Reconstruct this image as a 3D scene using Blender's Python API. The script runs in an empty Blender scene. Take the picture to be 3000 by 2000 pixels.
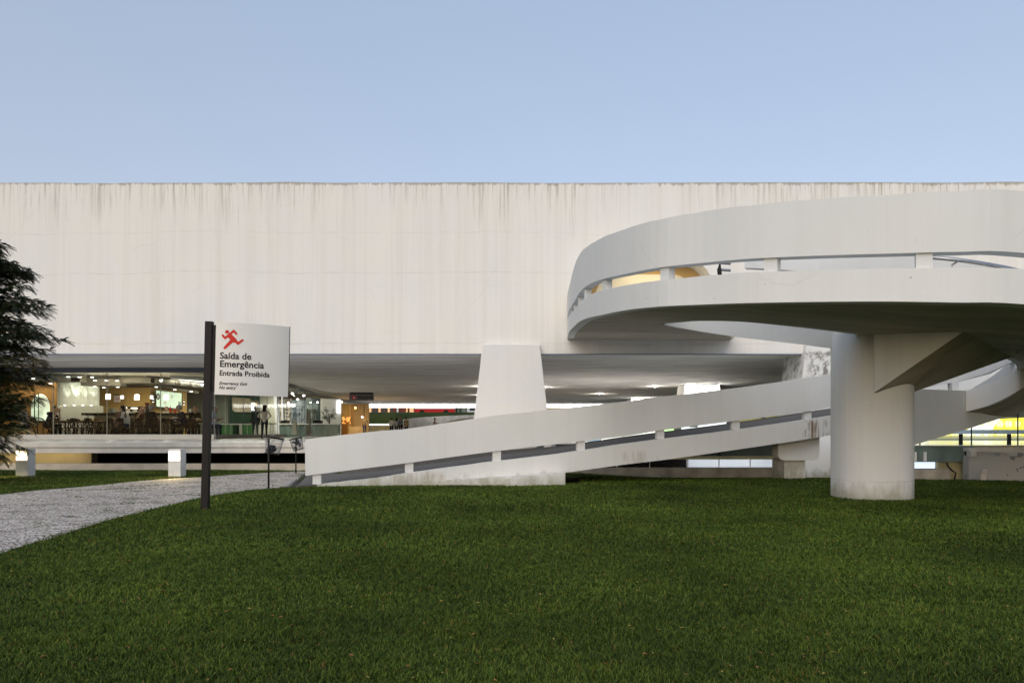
import bpy, bmesh, math, random
import numpy as np
from mathutils import Vector, Matrix
random.seed(7); rng = np.random.default_rng(7)
R = math.radians
scene = bpy.context.scene
C = scene.collection

# ------------------------------------------------------------------ camera, world, sun, exposure
E = 1.3                      # eye height above the lawn
FPX = 2200.0; HY = 1262.0    # focal length and horizon row of the 3000 px wide photograph
cam_d = bpy.data.cameras.new('camera'); cam = bpy.data.objects.new('camera', cam_d); C.objects.link(cam)
cam.location = (0, 0, E); cam.rotation_euler = (R(90), 0, 0)
cam_d.sensor_width = 36; cam_d.lens = FPX/3000*36; cam_d.shift_y = (HY-1000)/3000
cam_d.clip_start = 0.1; cam_d.clip_end = 3000
scene.camera = cam

SUN_EL, SUN_ROT = 14.0, 200.0
VEIL = 14.0
world = bpy.data.worlds.new('World'); scene.world = world; world.use_nodes = True
wn = world.node_tree; wn.nodes.clear()
sky = wn.nodes.new('ShaderNodeTexSky'); sky.sky_type = 'NISHITA'; sky.sun_disc = False
sky.sun_elevation = R(SUN_EL); sky.sun_rotation = R(SUN_ROT)
sky.altitude = 900; sky.air_density = 1.0; sky.dust_density = 2.2; sky.ozone_density = 1.6
bg = wn.nodes.new('ShaderNodeBackground'); bg.inputs['Strength'].default_value = 0.055
wo = wn.nodes.new('ShaderNodeOutputWorld')
# thin evening veil: part clear sky, part even pale lavender, a little lighter towards the horizon
wtc = wn.nodes.new('ShaderNodeTexCoord'); wsx = wn.nodes.new('ShaderNodeSeparateXYZ'); wn.links.new(wtc.outputs['Generated'], wsx.inputs[0])
wrp = wn.nodes.new('ShaderNodeValToRGB'); we = wrp.color_ramp.elements
we[0].position = 0.0; we[0].color = (.300, .268, .272, 1); we[1].position = .6; we[1].color = (.222, .270, .335, 1)
wn.links.new(wsx.outputs[2], wrp.inputs[0])
wsc = wn.nodes.new('ShaderNodeVectorMath'); wsc.operation = 'SCALE'; wsc.inputs['Scale'].default_value = VEIL
wn.links.new(wrp.outputs[0], wsc.inputs[0])
wad = wn.nodes.new('ShaderNodeVectorMath'); wad.operation = 'ADD'
wn.links.new(sky.outputs[0], wad.inputs[0]); wn.links.new(wsc.outputs[0], wad.inputs[1])
wn.links.new(wad.outputs[0], bg.inputs[0]); wn.links.new(bg.outputs[0], wo.inputs[0])

sd = bpy.data.lights.new('sun', 'SUN'); sd.energy = 0.95; sd.angle = R(60); sd.color = (1.0, 0.91, 0.80)
so = bpy.data.objects.new('sun', sd); C.objects.link(so)
LEL = 42.0
a = R(SUN_ROT); sdir = Vector((math.sin(a)*math.cos(R(LEL)), math.cos(a)*math.cos(R(LEL)), math.sin(R(LEL))))
so.rotation_euler = sdir.to_track_quat('Z', 'Y').to_euler()
scene.view_settings.view_transform = 'Standard'; scene.view_settings.look = 'None'
scene.view_settings.exposure = 0.75; scene.view_settings.gamma = 1.0
scene.render.engine = 'CYCLES'

# ------------------------------------------------------------------ helpers
def zr(v): return E + v
def P(px, py, Y): return Vector(((px-1500)/FPX*Y, Y, E+(HY-py)/FPX*Y))
def XY(px, Y): return ((px-1500)/FPX*Y, Y)
def smooth(t):
    t = np.clip(t, 0, 1); return t*t*(3-2*t)

def tag(o, label=None, cat=None, group=None, kind=None):
    if label: o['label'] = label
    if cat: o['category'] = cat
    if group: o['group'] = group
    if kind: o['kind'] = kind
    return o
def empty(name, loc, label, cat, group=None, rz=0):
    o = bpy.data.objects.new(name, None); C.objects.link(o); o.location = loc; o.rotation_euler = (0, 0, rz)
    o.empty_display_size = 0.2
    return tag(o, label, cat, group)
def lamp(name, kind, loc, energy, col=(1, .85, .65), size=.3, parent=None, rot=None, sy=None, spot=None):
    d = bpy.data.lights.new(name, kind); d.energy = energy; d.color = col
    if kind == 'AREA':
        d.size = size
        if sy: d.shape = 'RECTANGLE'; d.size_y = sy
    else: d.shadow_soft_size = size
    if spot: d.spot_size = R(spot); d.spot_blend = .6
    o = bpy.data.objects.new(name, d); C.objects.link(o); o.location = loc
    if rot: o.rotation_euler = rot
    if parent: o.parent = parent
    return o

class MB:
    """collects shapes and links them as one mesh object"""
    def __init__(s): s.v = []; s.f = []; s.m = []; s.mi = 0
    def add(s, vs, fs):
        b = len(s.v); s.v += [tuple(p) for p in vs]; s.f += [tuple(b+i for i in f) for f in fs]; s.m += [s.mi]*len(fs); return s
    def box(s, x0, x1, y0, y1, z0, z1):
        return s.add([(x0,y0,z0),(x1,y0,z0),(x1,y1,z0),(x0,y1,z0),(x0,y0,z1),(x1,y0,z1),(x1,y1,z1),(x0,y1,z1)],
                     [(3,2,1,0),(4,5,6,7),(0,1,5,4),(1,2,6,5),(2,3,7,6),(3,0,4,7)])
    def cbox(s, c, sx, sy, sz, rz=0):
        ca, sa = math.cos(rz), math.sin(rz); vs = []
        for dz in (-.5, .5):
            for dx, dy in ((-.5,-.5),(.5,-.5),(.5,.5),(-.5,.5)):
                x, y = dx*sx, dy*sy; vs.append((c[0]+x*ca-y*sa, c[1]+x*sa+y*ca, c[2]+dz*sz))
        return s.add(vs, [(3,2,1,0),(4,5,6,7),(0,1,5,4),(1,2,6,5),(2,3,7,6),(3,0,4,7)])
    def prism(s, poly, z0, z1):
        n = len(poly)
        f0 = (lambda p: z0) if not callable(z0) else z0
        f1 = (lambda p: z1) if not callable(z1) else z1
        vs = [(p[0], p[1], f0(p)) for p in poly]+[(p[0], p[1], f1(p)) for p in poly]
        return s.add(vs, [tuple(reversed(range(n))), tuple(range(n, 2*n))]+[(i, (i+1)%n, n+(i+1)%n, n+i) for i in range(n)])
    def plate(s, poly3, d):
        """polygon with 3D points extruded by vector d"""
        n = len(poly3); d = Vector(d); vs = [Vector(p) for p in poly3]; vs += [p+d for p in vs]
        return s.add(vs, [tuple(range(n)), tuple(reversed(range(n, 2*n)))]+[((i+1)%n, i, n+i, n+(i+1)%n) for i in range(n)])
    def tube(s, pts, r, n=8, caps=True):
        pts = [Vector(p) for p in pts]; k = len(pts); rr = r if isinstance(r, (list, tuple)) else [r]*k
        b = len(s.v); up = Vector((0, 0, 1))
        for i, p in enumerate(pts):
            t = (pts[min(i+1, k-1)]-pts[max(i-1, 0)]).normalized()
            u = t.cross(up if abs(t.z) < .95 else Vector((1, 0, 0))).normalized(); w = t.cross(u)
            for j in range(n):
                an = 2*math.pi*j/n; s.v.append(tuple(p+(u*math.cos(an)+w*math.sin(an))*rr[i]))
        fs = [(b+i*n+j, b+i*n+(j+1)%n, b+(i+1)*n+(j+1)%n, b+(i+1)*n+j) for i in range(k-1) for j in range(n)]
        if caps: fs += [tuple(b+j for j in reversed(range(n))), tuple(b+(k-1)*n+j for j in range(n))]
        s.f += fs; s.m += [s.mi]*len(fs); return s
    def lathe(s, prof, c=(0, 0, 0), n=16):
        b = len(s.v)
        for r, z in prof:
            for j in range(n):
                an = 2*math.pi*j/n; s.v.append((c[0]+r*math.cos(an), c[1]+r*math.sin(an), c[2]+z))
        k = len(prof)
        fs = [(b+i*n+j, b+i*n+(j+1)%n, b+(i+1)*n+(j+1)%n, b+(i+1)*n+j) for i in range(k-1) for j in range(n)]
        fs += [tuple(b+j for j in reversed(range(n))), tuple(b+(k-1)*n+j for j in range(n))]
        s.f += fs; s.m += [s.mi]*len(fs); return s
    def ell(s, c, rx, ry, rz, n=12, k=8):
        prof = [(math.sin(math.pi*i/k), -math.cos(math.pi*i/k)) for i in range(1, k)]
        b = len(s.v)
        for r, z in prof:
            for j in range(n):
                an = 2*math.pi*j/n; s.v.append((c[0]+rx*r*math.cos(an), c[1]+ry*r*math.sin(an), c[2]+rz*z))
        K = len(prof)
        fs = [(b+i*n+j, b+i*n+(j+1)%n, b+(i+1)*n+(j+1)%n, b+(i+1)*n+j) for i in range(K-1) for j in range(n)]
        s.v += [(c[0], c[1], c[2]-rz), (c[0], c[1], c[2]+rz)]
        fs += [(b+K*n, b+(j+1)%n, b+j) for j in range(n)]+[(b+K*n+1, b+(K-1)*n+j, b+(K-1)*n+(j+1)%n) for j in range(n)]
        s.f += fs; s.m += [s.mi]*len(fs); return s
    def build(s, name, mat, parent=None, smooth_=False, loc=None, bevel=0):
        me = bpy.data.meshes.new(name); me.from_pydata(s.v, [], s.f); me.update()
        mats = mat if isinstance(mat, (list, tuple)) else [mat]
        for m_ in mats: me.materials.append(m_)
        if len(mats) > 1: me.polygons.foreach_set('material_index', s.m)
        if smooth_: me.polygons.foreach_set('use_smooth', [True]*len(me.polygons))
        o = bpy.data.objects.new(name, me); C.objects.link(o)
        if loc: o.location = loc
        if parent:
            o.parent = parent
            if parent.type == 'EMPTY' and loc is None:      # geometry was given in world space
                pass
        if bevel:
            b = o.modifiers.new('bevel', 'BEVEL'); b.width = bevel; b.segments = 2; b.limit_method = 'ANGLE'
        return o

def copy_tree(o, parent=None):
    c = o.copy(); C.objects.link(c); c.parent = parent
    for ch in o.children: copy_tree(ch, c)
    return c

# ------------------------------------------------------------------ materials
def mk(name):
    m = bpy.data.materials.new(name); m.use_nodes = True; nt = m.node_tree
    return m, nt, nt.nodes['Principled BSDF']
def N(nt, t, **kw):
    n = nt.nodes.new(t)
    for k, v in kw.items():
        if k in n.inputs.keys(): n.inputs[k].default_value = v
        else: setattr(n, k, v)
    return n
def simple(name, col, rough=.6, var=.12, scale=6, bump=.1, metal=0, spec=.1, stretch=(1, 1, 1), bscale=None):
    m, nt, b = mk(name); L = nt.links
    tc = N(nt, 'ShaderNodeTexCoord'); mp = N(nt, 'ShaderNodeMapping'); mp.inputs['Scale'].default_value = stretch
    L.new(tc.outputs['Object'], mp.inputs[0])
    no = N(nt, 'ShaderNodeTexNoise', Scale=scale, Detail=6.0); L.new(mp.outputs[0], no.inputs['Vector'])
    mr = N(nt, 'ShaderNodeMapRange'); mr.inputs['From Min'].default_value = .3; mr.inputs['From Max'].default_value = .7
    mr.inputs['To Min'].default_value = 1-var; mr.inputs['To Max'].default_value = 1+var*.6
    L.new(no.outputs[0], mr.inputs[0])
    mx = N(nt, 'ShaderNodeVectorMath', operation='SCALE'); mx.inputs[0].default_value = col; L.new(mr.outputs[0], mx.inputs['Scale'])
    L.new(mx.outputs[0], b.inputs['Base Color'])
    b.inputs['Roughness'].default_value = rough; b.inputs['Metallic'].default_value = metal
    b.inputs['Specular IOR Level'].default_value = spec
    if bump:
        bn = N(nt, 'ShaderNodeTexNoise', Scale=bscale or scale*4, Detail=8.0); L.new(mp.outputs[0], bn.inputs['Vector'])
        bu = N(nt, 'ShaderNodeBump', Strength=bump, Distance=.01); L.new(bn.outputs[0], bu.inputs['Height']); L.new(bu.outputs[0], b.inputs['Normal'])
    return m
def emis(name, col, s, base=(.8, .8, .8)):
    m, nt, b = mk(name); b.inputs['Base Color'].default_value = (*base, 1)
    b.inputs['Emission Color'].default_value = (*col, 1); b.inputs['Emission Strength'].default_value = s
    return m
def glass(name, tint=(.93, .96, .95), refl=.5):
    m, nt, b = mk(name); nt.nodes.remove(b); L = nt.links
    o = nt.nodes['Material Output']; t = N(nt, 'ShaderNodeBsdfTransparent'); t.inputs[0].default_value = (*tint, 1)
    g = N(nt, 'ShaderNodeBsdfGlossy', Roughness=.02); lw = N(nt, 'ShaderNodeLayerWeight', Blend=.5); fr = N(nt, 'ShaderNodeMath', operation='POWER'); L.new(lw.outputs['Facing'], fr.inputs[0]); fr.inputs[1].default_value = 4.0
    k = N(nt, 'ShaderNodeMath', operation='MULTIPLY_ADD'); k.inputs[1].default_value = refl; k.inputs[2].default_value = .009*refl
    mx = N(nt, 'ShaderNodeMixShader'); L.new(fr.outputs[0], k.inputs[0]); L.new(k.outputs[0], mx.inputs[0])
    L.new(t.outputs[0], mx.inputs[1]); L.new(g.outputs[0], mx.inputs[2]); L.new(mx.outputs[0], o.inputs[0])
    return m

def painted_concrete(name, col, streak=.25, top=None, cracks=(), crack_amp=.06, pits=.5, stain=(.34, .29, .24), blotch=.05, warm=(1.0, .975, .94), local=(), hair=.11, foot=None):
    """whitewashed concrete: blotches, rain streaks, form lines and pin holes"""
    m, nt, b = mk(name); L = nt.links
    tc = N(nt, 'ShaderNodeTexCoord'); O = tc.outputs['Object']; sx = N(nt, 'ShaderNodeSeparateXYZ'); L.new(O, sx.inputs[0])
    def noise(scale3, sc=1.0, det=5.0, rough=.6):
        mp = N(nt, 'ShaderNodeMapping'); mp.inputs['Scale'].default_value = scale3; L.new(O, mp.inputs[0])
        n = N(nt, 'ShaderNodeTexNoise', Scale=sc, Detail=det, Roughness=rough); L.new(mp.outputs[0], n.inputs['Vector']); return n.outputs[0]
    def mr(src, a0, a1, b0, b1, clamp=True):
        n = N(nt, 'ShaderNodeMapRange'); n.clamp = clamp
        for k_, v_ in zip(('From Min', 'From Max', 'To Min', 'To Max'), (a0, a1, b0, b1)): n.inputs[k_].default_value = v_
        L.new(src, n.inputs[0]); return n.outputs[0]
    def math_(op, a_, b_):
        n = N(nt, 'ShaderNodeMath', operation=op); n.use_clamp = False
        for i, v_ in enumerate((a_, b_)):
            if isinstance(v_, (int, float)): n.inputs[i].default_value = v_
            else: L.new(v_, n.inputs[i])
        return n.outputs[0]
    def mix(fac, c1, c2):
        n = N(nt, 'ShaderNodeMix', data_type='RGBA')
        L.new(fac, n.inputs[0]) if not isinstance(fac, (int, float)) else setattr(n.inputs[0], 'default_value', fac)
        for i, v_ in ((6, c1), (7, c2)):
            if isinstance(v_, tuple): n.inputs[i].default_value = (*v_, 1)
            else: L.new(v_, n.inputs[i])
        return n.outputs[2]
    bl = noise((1, 1, 1), .35, 4.0)
    c = mix(mr(bl, .35, .65, 0, 1), tuple(x*(1-blotch) for x in col), tuple(col[i]*warm[i] for i in range(3)))
    pv = N(nt, 'ShaderNodeTexVoronoi', Scale=1.0); pm = N(nt, 'ShaderNodeMapping'); pm.inputs['Scale'].default_value = (.45, .45, .9); L.new(O, pm.inputs[0]); L.new(pm.outputs[0], pv.inputs['Vector'])
    psc = N(nt, 'ShaderNodeSeparateColor'); L.new(pv.outputs['Color'], psc.inputs[0])       # repainted patches
    c = mix(mr(psc.outputs[0], .55, .75, 0, .55), c, tuple(col[i]*(.955, .955, .96)[i] for i in range(3)))
    st = noise((2.6, 2.6, .05), 1.0, 6.0, .7)                   # faint full-height streaks
    c = mix(mr(st, .46, .72, 0, streak*.8), c, tuple(col[i]*(.80, .755, .70)[i] for i in range(3)))
    st2 = noise((9, 9, .12), 1.0, 3.0, .6)
    c = mix(mr(st2, .5, .75, 0, streak*.5), c, tuple(col[i]*(.83, .79, .74)[i] for i in range(3)))
    if top:
        zt, depth, amt = top
        reach = noise((1.1, 1.1, .0), 1.0, 5.0, .75)            # how far each run of dirt reaches down
        rz = math_('SUBTRACT', zt, sx.outputs[2])
        q = math_('DIVIDE', rz, math_('MULTIPLY', mr(reach, .33, .72, .08, 1.0), depth))
        fade = mr(q, 0, 1, 1, 0)
        fine = noise((6.5, 6.5, .18), 1.0, 5.0, .8)
        patch = noise((.22, .22, 0), 1.0, 3.0)
        f = math_('MULTIPLY', math_('MULTIPLY', fade, mr(fine, .49, .61, 0, 1)), mr(patch, .38, .58, .12, 1))
        c = mix(math_('MULTIPLY', f, amt), c, stain)
        rim = mr(math_('ADD', rz, mr(noise((4, 4, 0), 1, 6.0, .8), .3, .7, -.10, .10)), .03, .10, .75, 0)
        c = mix(rim, c, (.30, .28, .24))
    for zc, amp, wd, dark in cracks:                            # wandering horizontal pour lines
        wv = noise((.13, .13, 0), 1.0, 3.0); w2 = noise((1.6, 1.6, 0), 1.0, 4.0)
        line = math_('ABSOLUTE', math_('SUBTRACT', math_('SUBTRACT', sx.outputs[2], zc), math_('ADD', mr(wv, 0, 1, -amp, amp, False), mr(w2, 0, 1, -.05, .05, False))), 0)
        brk = mr(noise((.9, .9, 0), 1.0, 4.0), .42, .6, .15, 1)
        c = mix(math_('MULTIPLY', mr(line, 0, wd, dark, 0), brk), c, (.5, .47, .43))
    if hair:
        wn_ = N(nt, 'ShaderNodeTexNoise', Scale=1.5, Detail=6.0); L.new(O, wn_.inputs['Vector'])
        av = N(nt, 'ShaderNodeMix', data_type='VECTOR'); av.inputs[0].default_value = .22; L.new(O, av.inputs[4]); L.new(wn_.outputs['Color'], av.inputs[5])
        hv = N(nt, 'ShaderNodeTexVoronoi', Scale=.55, feature='DISTANCE_TO_EDGE'); L.new(av.outputs[1], hv.inputs['Vector'])
        c = mix(math_('MULTIPLY', mr(hv.outputs['Distance'], .001, .0042, hair, 0), mr(noise((.5, .5, .5), 1.0, 2.0), .48, .58, 0, 1)), c, (.30, .28, .25))
    for xc, xw, z0_, z1_, scol, amt_, sv in local:              # stains at known spots
        sn = noise(sv, 1.0, 6.0, .75); wob = mr(noise((2.5, 2.5, 2.5), 1, 4.0), .3, .7, -.5, .5)
        q = mr(math_('ABSOLUTE', math_('ADD', math_('DIVIDE', math_('SUBTRACT', sx.outputs[0], xc), xw), wob), 0), .55, 1.0, 1, 0)
        q2 = math_('MULTIPLY', mr(sx.outputs[2], z0_-.06, z0_+.08, 0, 1), mr(sx.outputs[2], z1_-.08, z1_+.04, 1, 0))
        c = mix(math_('MULTIPLY', math_('MULTIPLY', math_('MULTIPLY', q, q2), mr(sn, .44, .56, 0, 1)), amt_), c, scol)
    if foot is not None:                                        # splashed soil and algae at the foot
        q = mr(math_('ADD', math_('SUBTRACT', sx.outputs[2], foot), mr(noise((3, 3, 1.2), 1, 6.0, .7), .3, .7, -.22, .22)), 0, .34, .75, 0)
        c = mix(q, c, (.30, .29, .20))
    if pits:
        vo = N(nt, 'ShaderNodeTexVoronoi', Scale=5.0); L.new(O, vo.inputs['Vector'])
        gate = noise((.8, .8, .8), 1.0, 2.0)
        pt = math_('MULTIPLY', mr(vo.outputs['Distance'], .04, .075, pits, 0), mr(gate, .52, .6, 0, 1))
        c = mix(pt, c, (.16, .15, .14))
    L.new(c, b.inputs['Base Color']); b.inputs['Roughness'].default_value = .75; b.inputs['Specular IOR Level'].default_value = .2
    bn = noise((1, 1, 1), 9, 8.0, .65); b2 = noise((1, 1, .35), 1.3, 3.0)
    ad = math_('ADD', math_('MULTIPLY', bn, .25), b2)
    bu = N(nt, 'ShaderNodeBump', Strength=.35, Distance=.03); L.new(ad, bu.inputs['Height']); L.new(bu.outputs[0], b.inputs['Normal'])
    return m

M = {}
M['facade'] = painted_concrete('facade_paint', (.79, .785, .775), .5, (zr(9.55), 2.9, .78),
      ((zr(7.6), .32, .03, .35), (zr(6.05), .4, .035, .45), (zr(3.35), .2, .05, .4)), pits=.35, hair=.14)
M['ramp'] = painted_concrete('ramp_paint', (.725, .735, .74), .22, None, (), pits=.7, blotch=.07, warm=(1, .985, .965))
M['ramp_top'] = painted_concrete('ramp_panel_paint', (.725, .735, .74), .25, None, (), pits=.25, blotch=.07, warm=(1, .985, .965))
M['ramp_low'] = painted_concrete('lower_ramp_paint', (.725, .735, .74), .3, None, (), pits=.5, blotch=.08, warm=(1, .985, .965), foot=zr(-1.36),
      local=((7.93, .36, zr(-.25), zr(.30), (.20, .12, .06), .95, (9, 9, .5)), (-2.3, .9, zr(-1.3), zr(-.98), (.40, .34, .27), .6, (6, 6, .5)), (3.2, .5, zr(-1.2), zr(-.5), (.42, .38, .33), .5, (6, 6, .4))))
M['mould'] = painted_concrete('mouldy_pillar_paint', (.75, .755, .76), .2, None, (), pits=.9, foot=zr(-1.75), local=((12.0, 1.0, zr(1.7), zr(3.05), (.10, .09, .08), .8, (3.5, 3.5, 3.0)), (13.0, .9, zr(1.2), zr(2.9), (.30, .27, .22), .5, (5, 5, 5))))
M['pillar'] = painted_concrete('pillar_paint', (.75, .755, .76), .2, None, (), pits=.9, blotch=.05)
M['drum'] = painted_concrete('drum_paint', (.75, .75, .745), .6, None, ((zr(-.95), .03, .02, .5),), pits=.4, blotch=.08, foot=zr(-1.25))
M['soffit'] = simple('soffit_concrete', (.80, .785, .775), .7, .22, 1.0, .3, stretch=(.35, 1.5, 1), bscale=3)
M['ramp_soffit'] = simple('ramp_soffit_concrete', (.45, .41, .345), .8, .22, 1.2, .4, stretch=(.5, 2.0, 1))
M['road'] = simple('ramp_road', (.135, .13, .125), .8, .12, 14, .3)
M['deckw'] = simple('deck_edge_paint', (.68, .65, .60), .7, .12, 3, .3, stretch=(1, 1, .3))
M['deckf'] = simple('deck_polished_stone', (.62, .61, .605), .2, .1, 2, .02, spec=.6)
M['wall'] = simple('wall_plaster', (.52, .50, .47), .8, .22, 1.6, .5)
M['yellowwall'] = simple('yellow_plaster', (.48, .43, .26), .8, .22, 2, .4)
M['dirty'] = simple('stained_plinth', (.40, .36, .30), .85, .35, 2.5, .6)
M['black'] = simple('black_paint', (.016, .014, .014), .5, .1, 8, .05, spec=.15)
M['steel'] = simple('brushed_steel', (.42, .42, .43), .35, .1, 8, .05, metal=.9)
M['panel'] = simple('sign_panel_coat', (.70, .685, .665), .32, .02, 3, .0, spec=.5)
M['red'] = simple('sign_red', (.60, .045, .035), .5, .03, 5, 0)
M['ink'] = simple('sign_ink', (.012, .011, .010), .5, 0, 5, 0)
M['greysign'] = simple('grey_sign', (.17, .165, .18), .5, .05, 5, 0)
M['bollard'] = simple('bollard_white', (.72, .71, .70), .5, .08, 6, .1)
M['glass'] = glass('clear_glass', refl=.2)
M['tealglass'] = simple('teal_glass_band', (.16, .22, .205), .25, .45, 2.2, .05, stretch=(1, 1, .25), spec=.5)
M['darkteal'] = simple('dark_teal_glass', (.045, .065, .06), .25, .3, 2, .02, spec=.5)
M['wood'] = simple('oak_panel', (.56, .36, .12), .5, .2, 3, .05, stretch=(6, 6, .35))
M['orangewood'] = simple('orange_panel', (.27, .14, .045), .5, .2, 3, .05, stretch=(6, 6, .35))
M['tabletop'] = simple('table_wood', (.20, .09, .035), .4, .2, 5, .02)
M['chair'] = simple('dark_bentwood', (.012, .007, .006), .45, .15, 8, .02, spec=.08)
M['cafewall'] = simple('cafe_wall', (.42, .42, .36), .6, .05, 2, 0)
M['cafegrey'] = simple('cafe_grey_wall', (.22, .24, .20), .7, .1, 2, 0)
M['duct'] = simple('duct_metal', (.42, .40, .34), .5, .12, 3, .05)
M['cafeceil'] = simple('cafe_ceiling', (.60, .58, .50), .7, .06, 2, 0)
M['counter'] = simple('counter_front', (.15, .125, .085), .6, .08, 3, 0)
M['darkfloor'] = simple('cafe_floor', (.06, .045, .035), .3, .15, 3, 0)
M['greendark'] = simple('dark_green_panel', (.02, .045, .03), .4, .15, 3, 0)
M['white'] = simple('white_paint', (.78, .78, .76), .6, .05, 3, .05)
M['lavwhite'] = simple('white_slanted_beam', (.74, .74, .80), .6, .05, 3, .05)
M['tan'] = simple('tan_wall', (.50, .42, .28), .8, .1, 3, .1)
M['brick'] = simple('red_brown_facade', (.20, .06, .045), .8, .5, 1.4, .1, stretch=(1, 1, 2.5))
M['busred'] = simple('bus_red', (.50, .025, .025), .35, .05, 3, 0)
M['trash'] = simple('trash_bag', (.02, .02, .022), .4, .3, 20, .6)
M['skin'] = simple('skin', (.40, .25, .18), .6, .05, 10, 0)
M['hair_dark'] = simple('dark_hair', (.015, .01, .008), .6, .2, 30, .2)
M['hair_grey'] = simple('grey_hair', (.30, .31, .33), .6, .2, 30, .2)
M['hair_fair'] = simple('fair_hair', (.26, .17, .085), .6, .2, 30, .2)
M['hair_red'] = simple('reddish_hair', (.07, .025, .012), .6, .2, 30, .2)

# lawn soil under the blades
def lawn_mat():
    m, nt, b = mk('lawn_ground'); L = nt.links
    tc = N(nt, 'ShaderNodeTexCoord')
    n1 = N(nt, 'ShaderNodeTexNoise', Scale=.35, Detail=4.0); n2 = N(nt, 'ShaderNodeTexNoise', Scale=22.0, Detail=6.0)
    L.new(tc.outputs['Object'], n1.inputs['Vector']); L.new(tc.outputs['Object'], n2.inputs['Vector'])
    r1 = N(nt, 'ShaderNodeValToRGB'); e = r1.color_ramp.elements
    e[0].position = .35; e[0].color = (.022, .036, .008, 1); e[1].position = .68; e[1].color = (.055, .066, .014, 1)
    L.new(n1.outputs[0], r1.inputs[0])
    mr = N(nt, 'ShaderNodeMapRange'); mr.inputs['From Min'].default_value = .3; mr.inputs['From Max'].default_value = .7
    mr.inputs['To Min'].default_value = .5; mr.inputs['To Max'].default_value = 1.5; L.new(n2.outputs[0], mr.inputs[0])
    sc = N(nt, 'ShaderNodeVectorMath', operation='SCALE'); L.new(r1.outputs[0], sc.inputs[0]); L.new(mr.outputs[0], sc.inputs['Scale'])
    L.new(sc.outputs[0], b.inputs['Base Color']); b.inputs['Roughness'].default_value = .9; b.inputs['Specular IOR Level'].default_value = .1
    bu = N(nt, 'ShaderNodeBump', Strength=.8, Distance=.04); L.new(n2.outputs[0], bu.inputs['Height']); L.new(bu.outputs[0], b.inputs['Normal'])
    return m
M['lawn'] = lawn_mat()
def blade_mat():
    m, nt, b = mk('grass_blades'); L = nt.links
    at = N(nt, 'ShaderNodeAttribute', attribute_name='tone')
    tc = N(nt, 'ShaderNodeTexCoord'); n1 = N(nt, 'ShaderNodeTexNoise', Scale=.45, Detail=5.0); L.new(tc.outputs['Object'], n1.inputs['Vector'])
    r = N(nt, 'ShaderNodeValToRGB'); e = r.color_ramp.elements
    e[0].position = 0; e[0].color = (.016, .034, .006, 1); e[1].position = .9; e[1].color = (.112, .160, .022, 1)
    for p_, c_ in ((.45, (.042, .076, .010, 1)), (.985, (.15, .17, .03, 1)), (.9985, (.26, .12, .05, 1))):
        q = r.color_ramp.elements.new(p_); q.color = c_
    L.new(at.outputs['Fac'], r.inputs[0])
    mr = N(nt, 'ShaderNodeMapRange'); mr.inputs['From Min'].default_value = .32; mr.inputs['From Max'].default_value = .68
    mr.inputs['To Min'].default_value = .62; mr.inputs['To Max'].default_value = 1.35; L.new(n1.outputs[0], mr.inputs[0])
    sc = N(nt, 'ShaderNodeVectorMath', operation='SCALE'); L.new(r.outputs[0], sc.inputs[0]); L.new(mr.outputs[0], sc.inputs['Scale'])
    n3 = N(nt, 'ShaderNodeTexNoise', Scale=1.4, Detail=4.0); L.new(tc.outputs['Object'], n3.inputs['Vector'])
    m3 = N(nt, 'ShaderNodeMapRange'); m3.inputs['From Min'].default_value = .45; m3.inputs['From Max'].default_value = .7; m3.inputs['To Max'].default_value = .55; L.new(n3.outputs[0], m3.inputs[0])
    yy = N(nt, 'ShaderNodeMix', data_type='RGBA', blend_type='MULTIPLY'); L.new(m3.outputs[0], yy.inputs[0]); L.new(sc.outputs[0], yy.inputs[6]); yy.inputs[7].default_value = (1.4, 1.2, .9, 1)
    L.new(yy.outputs[2], b.inputs['Base Color']); b.inputs['Roughness'].default_value = .6; b.inputs['Specular IOR Level'].default_value = .12
    return m
M['blade'] = blade_mat()
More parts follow.
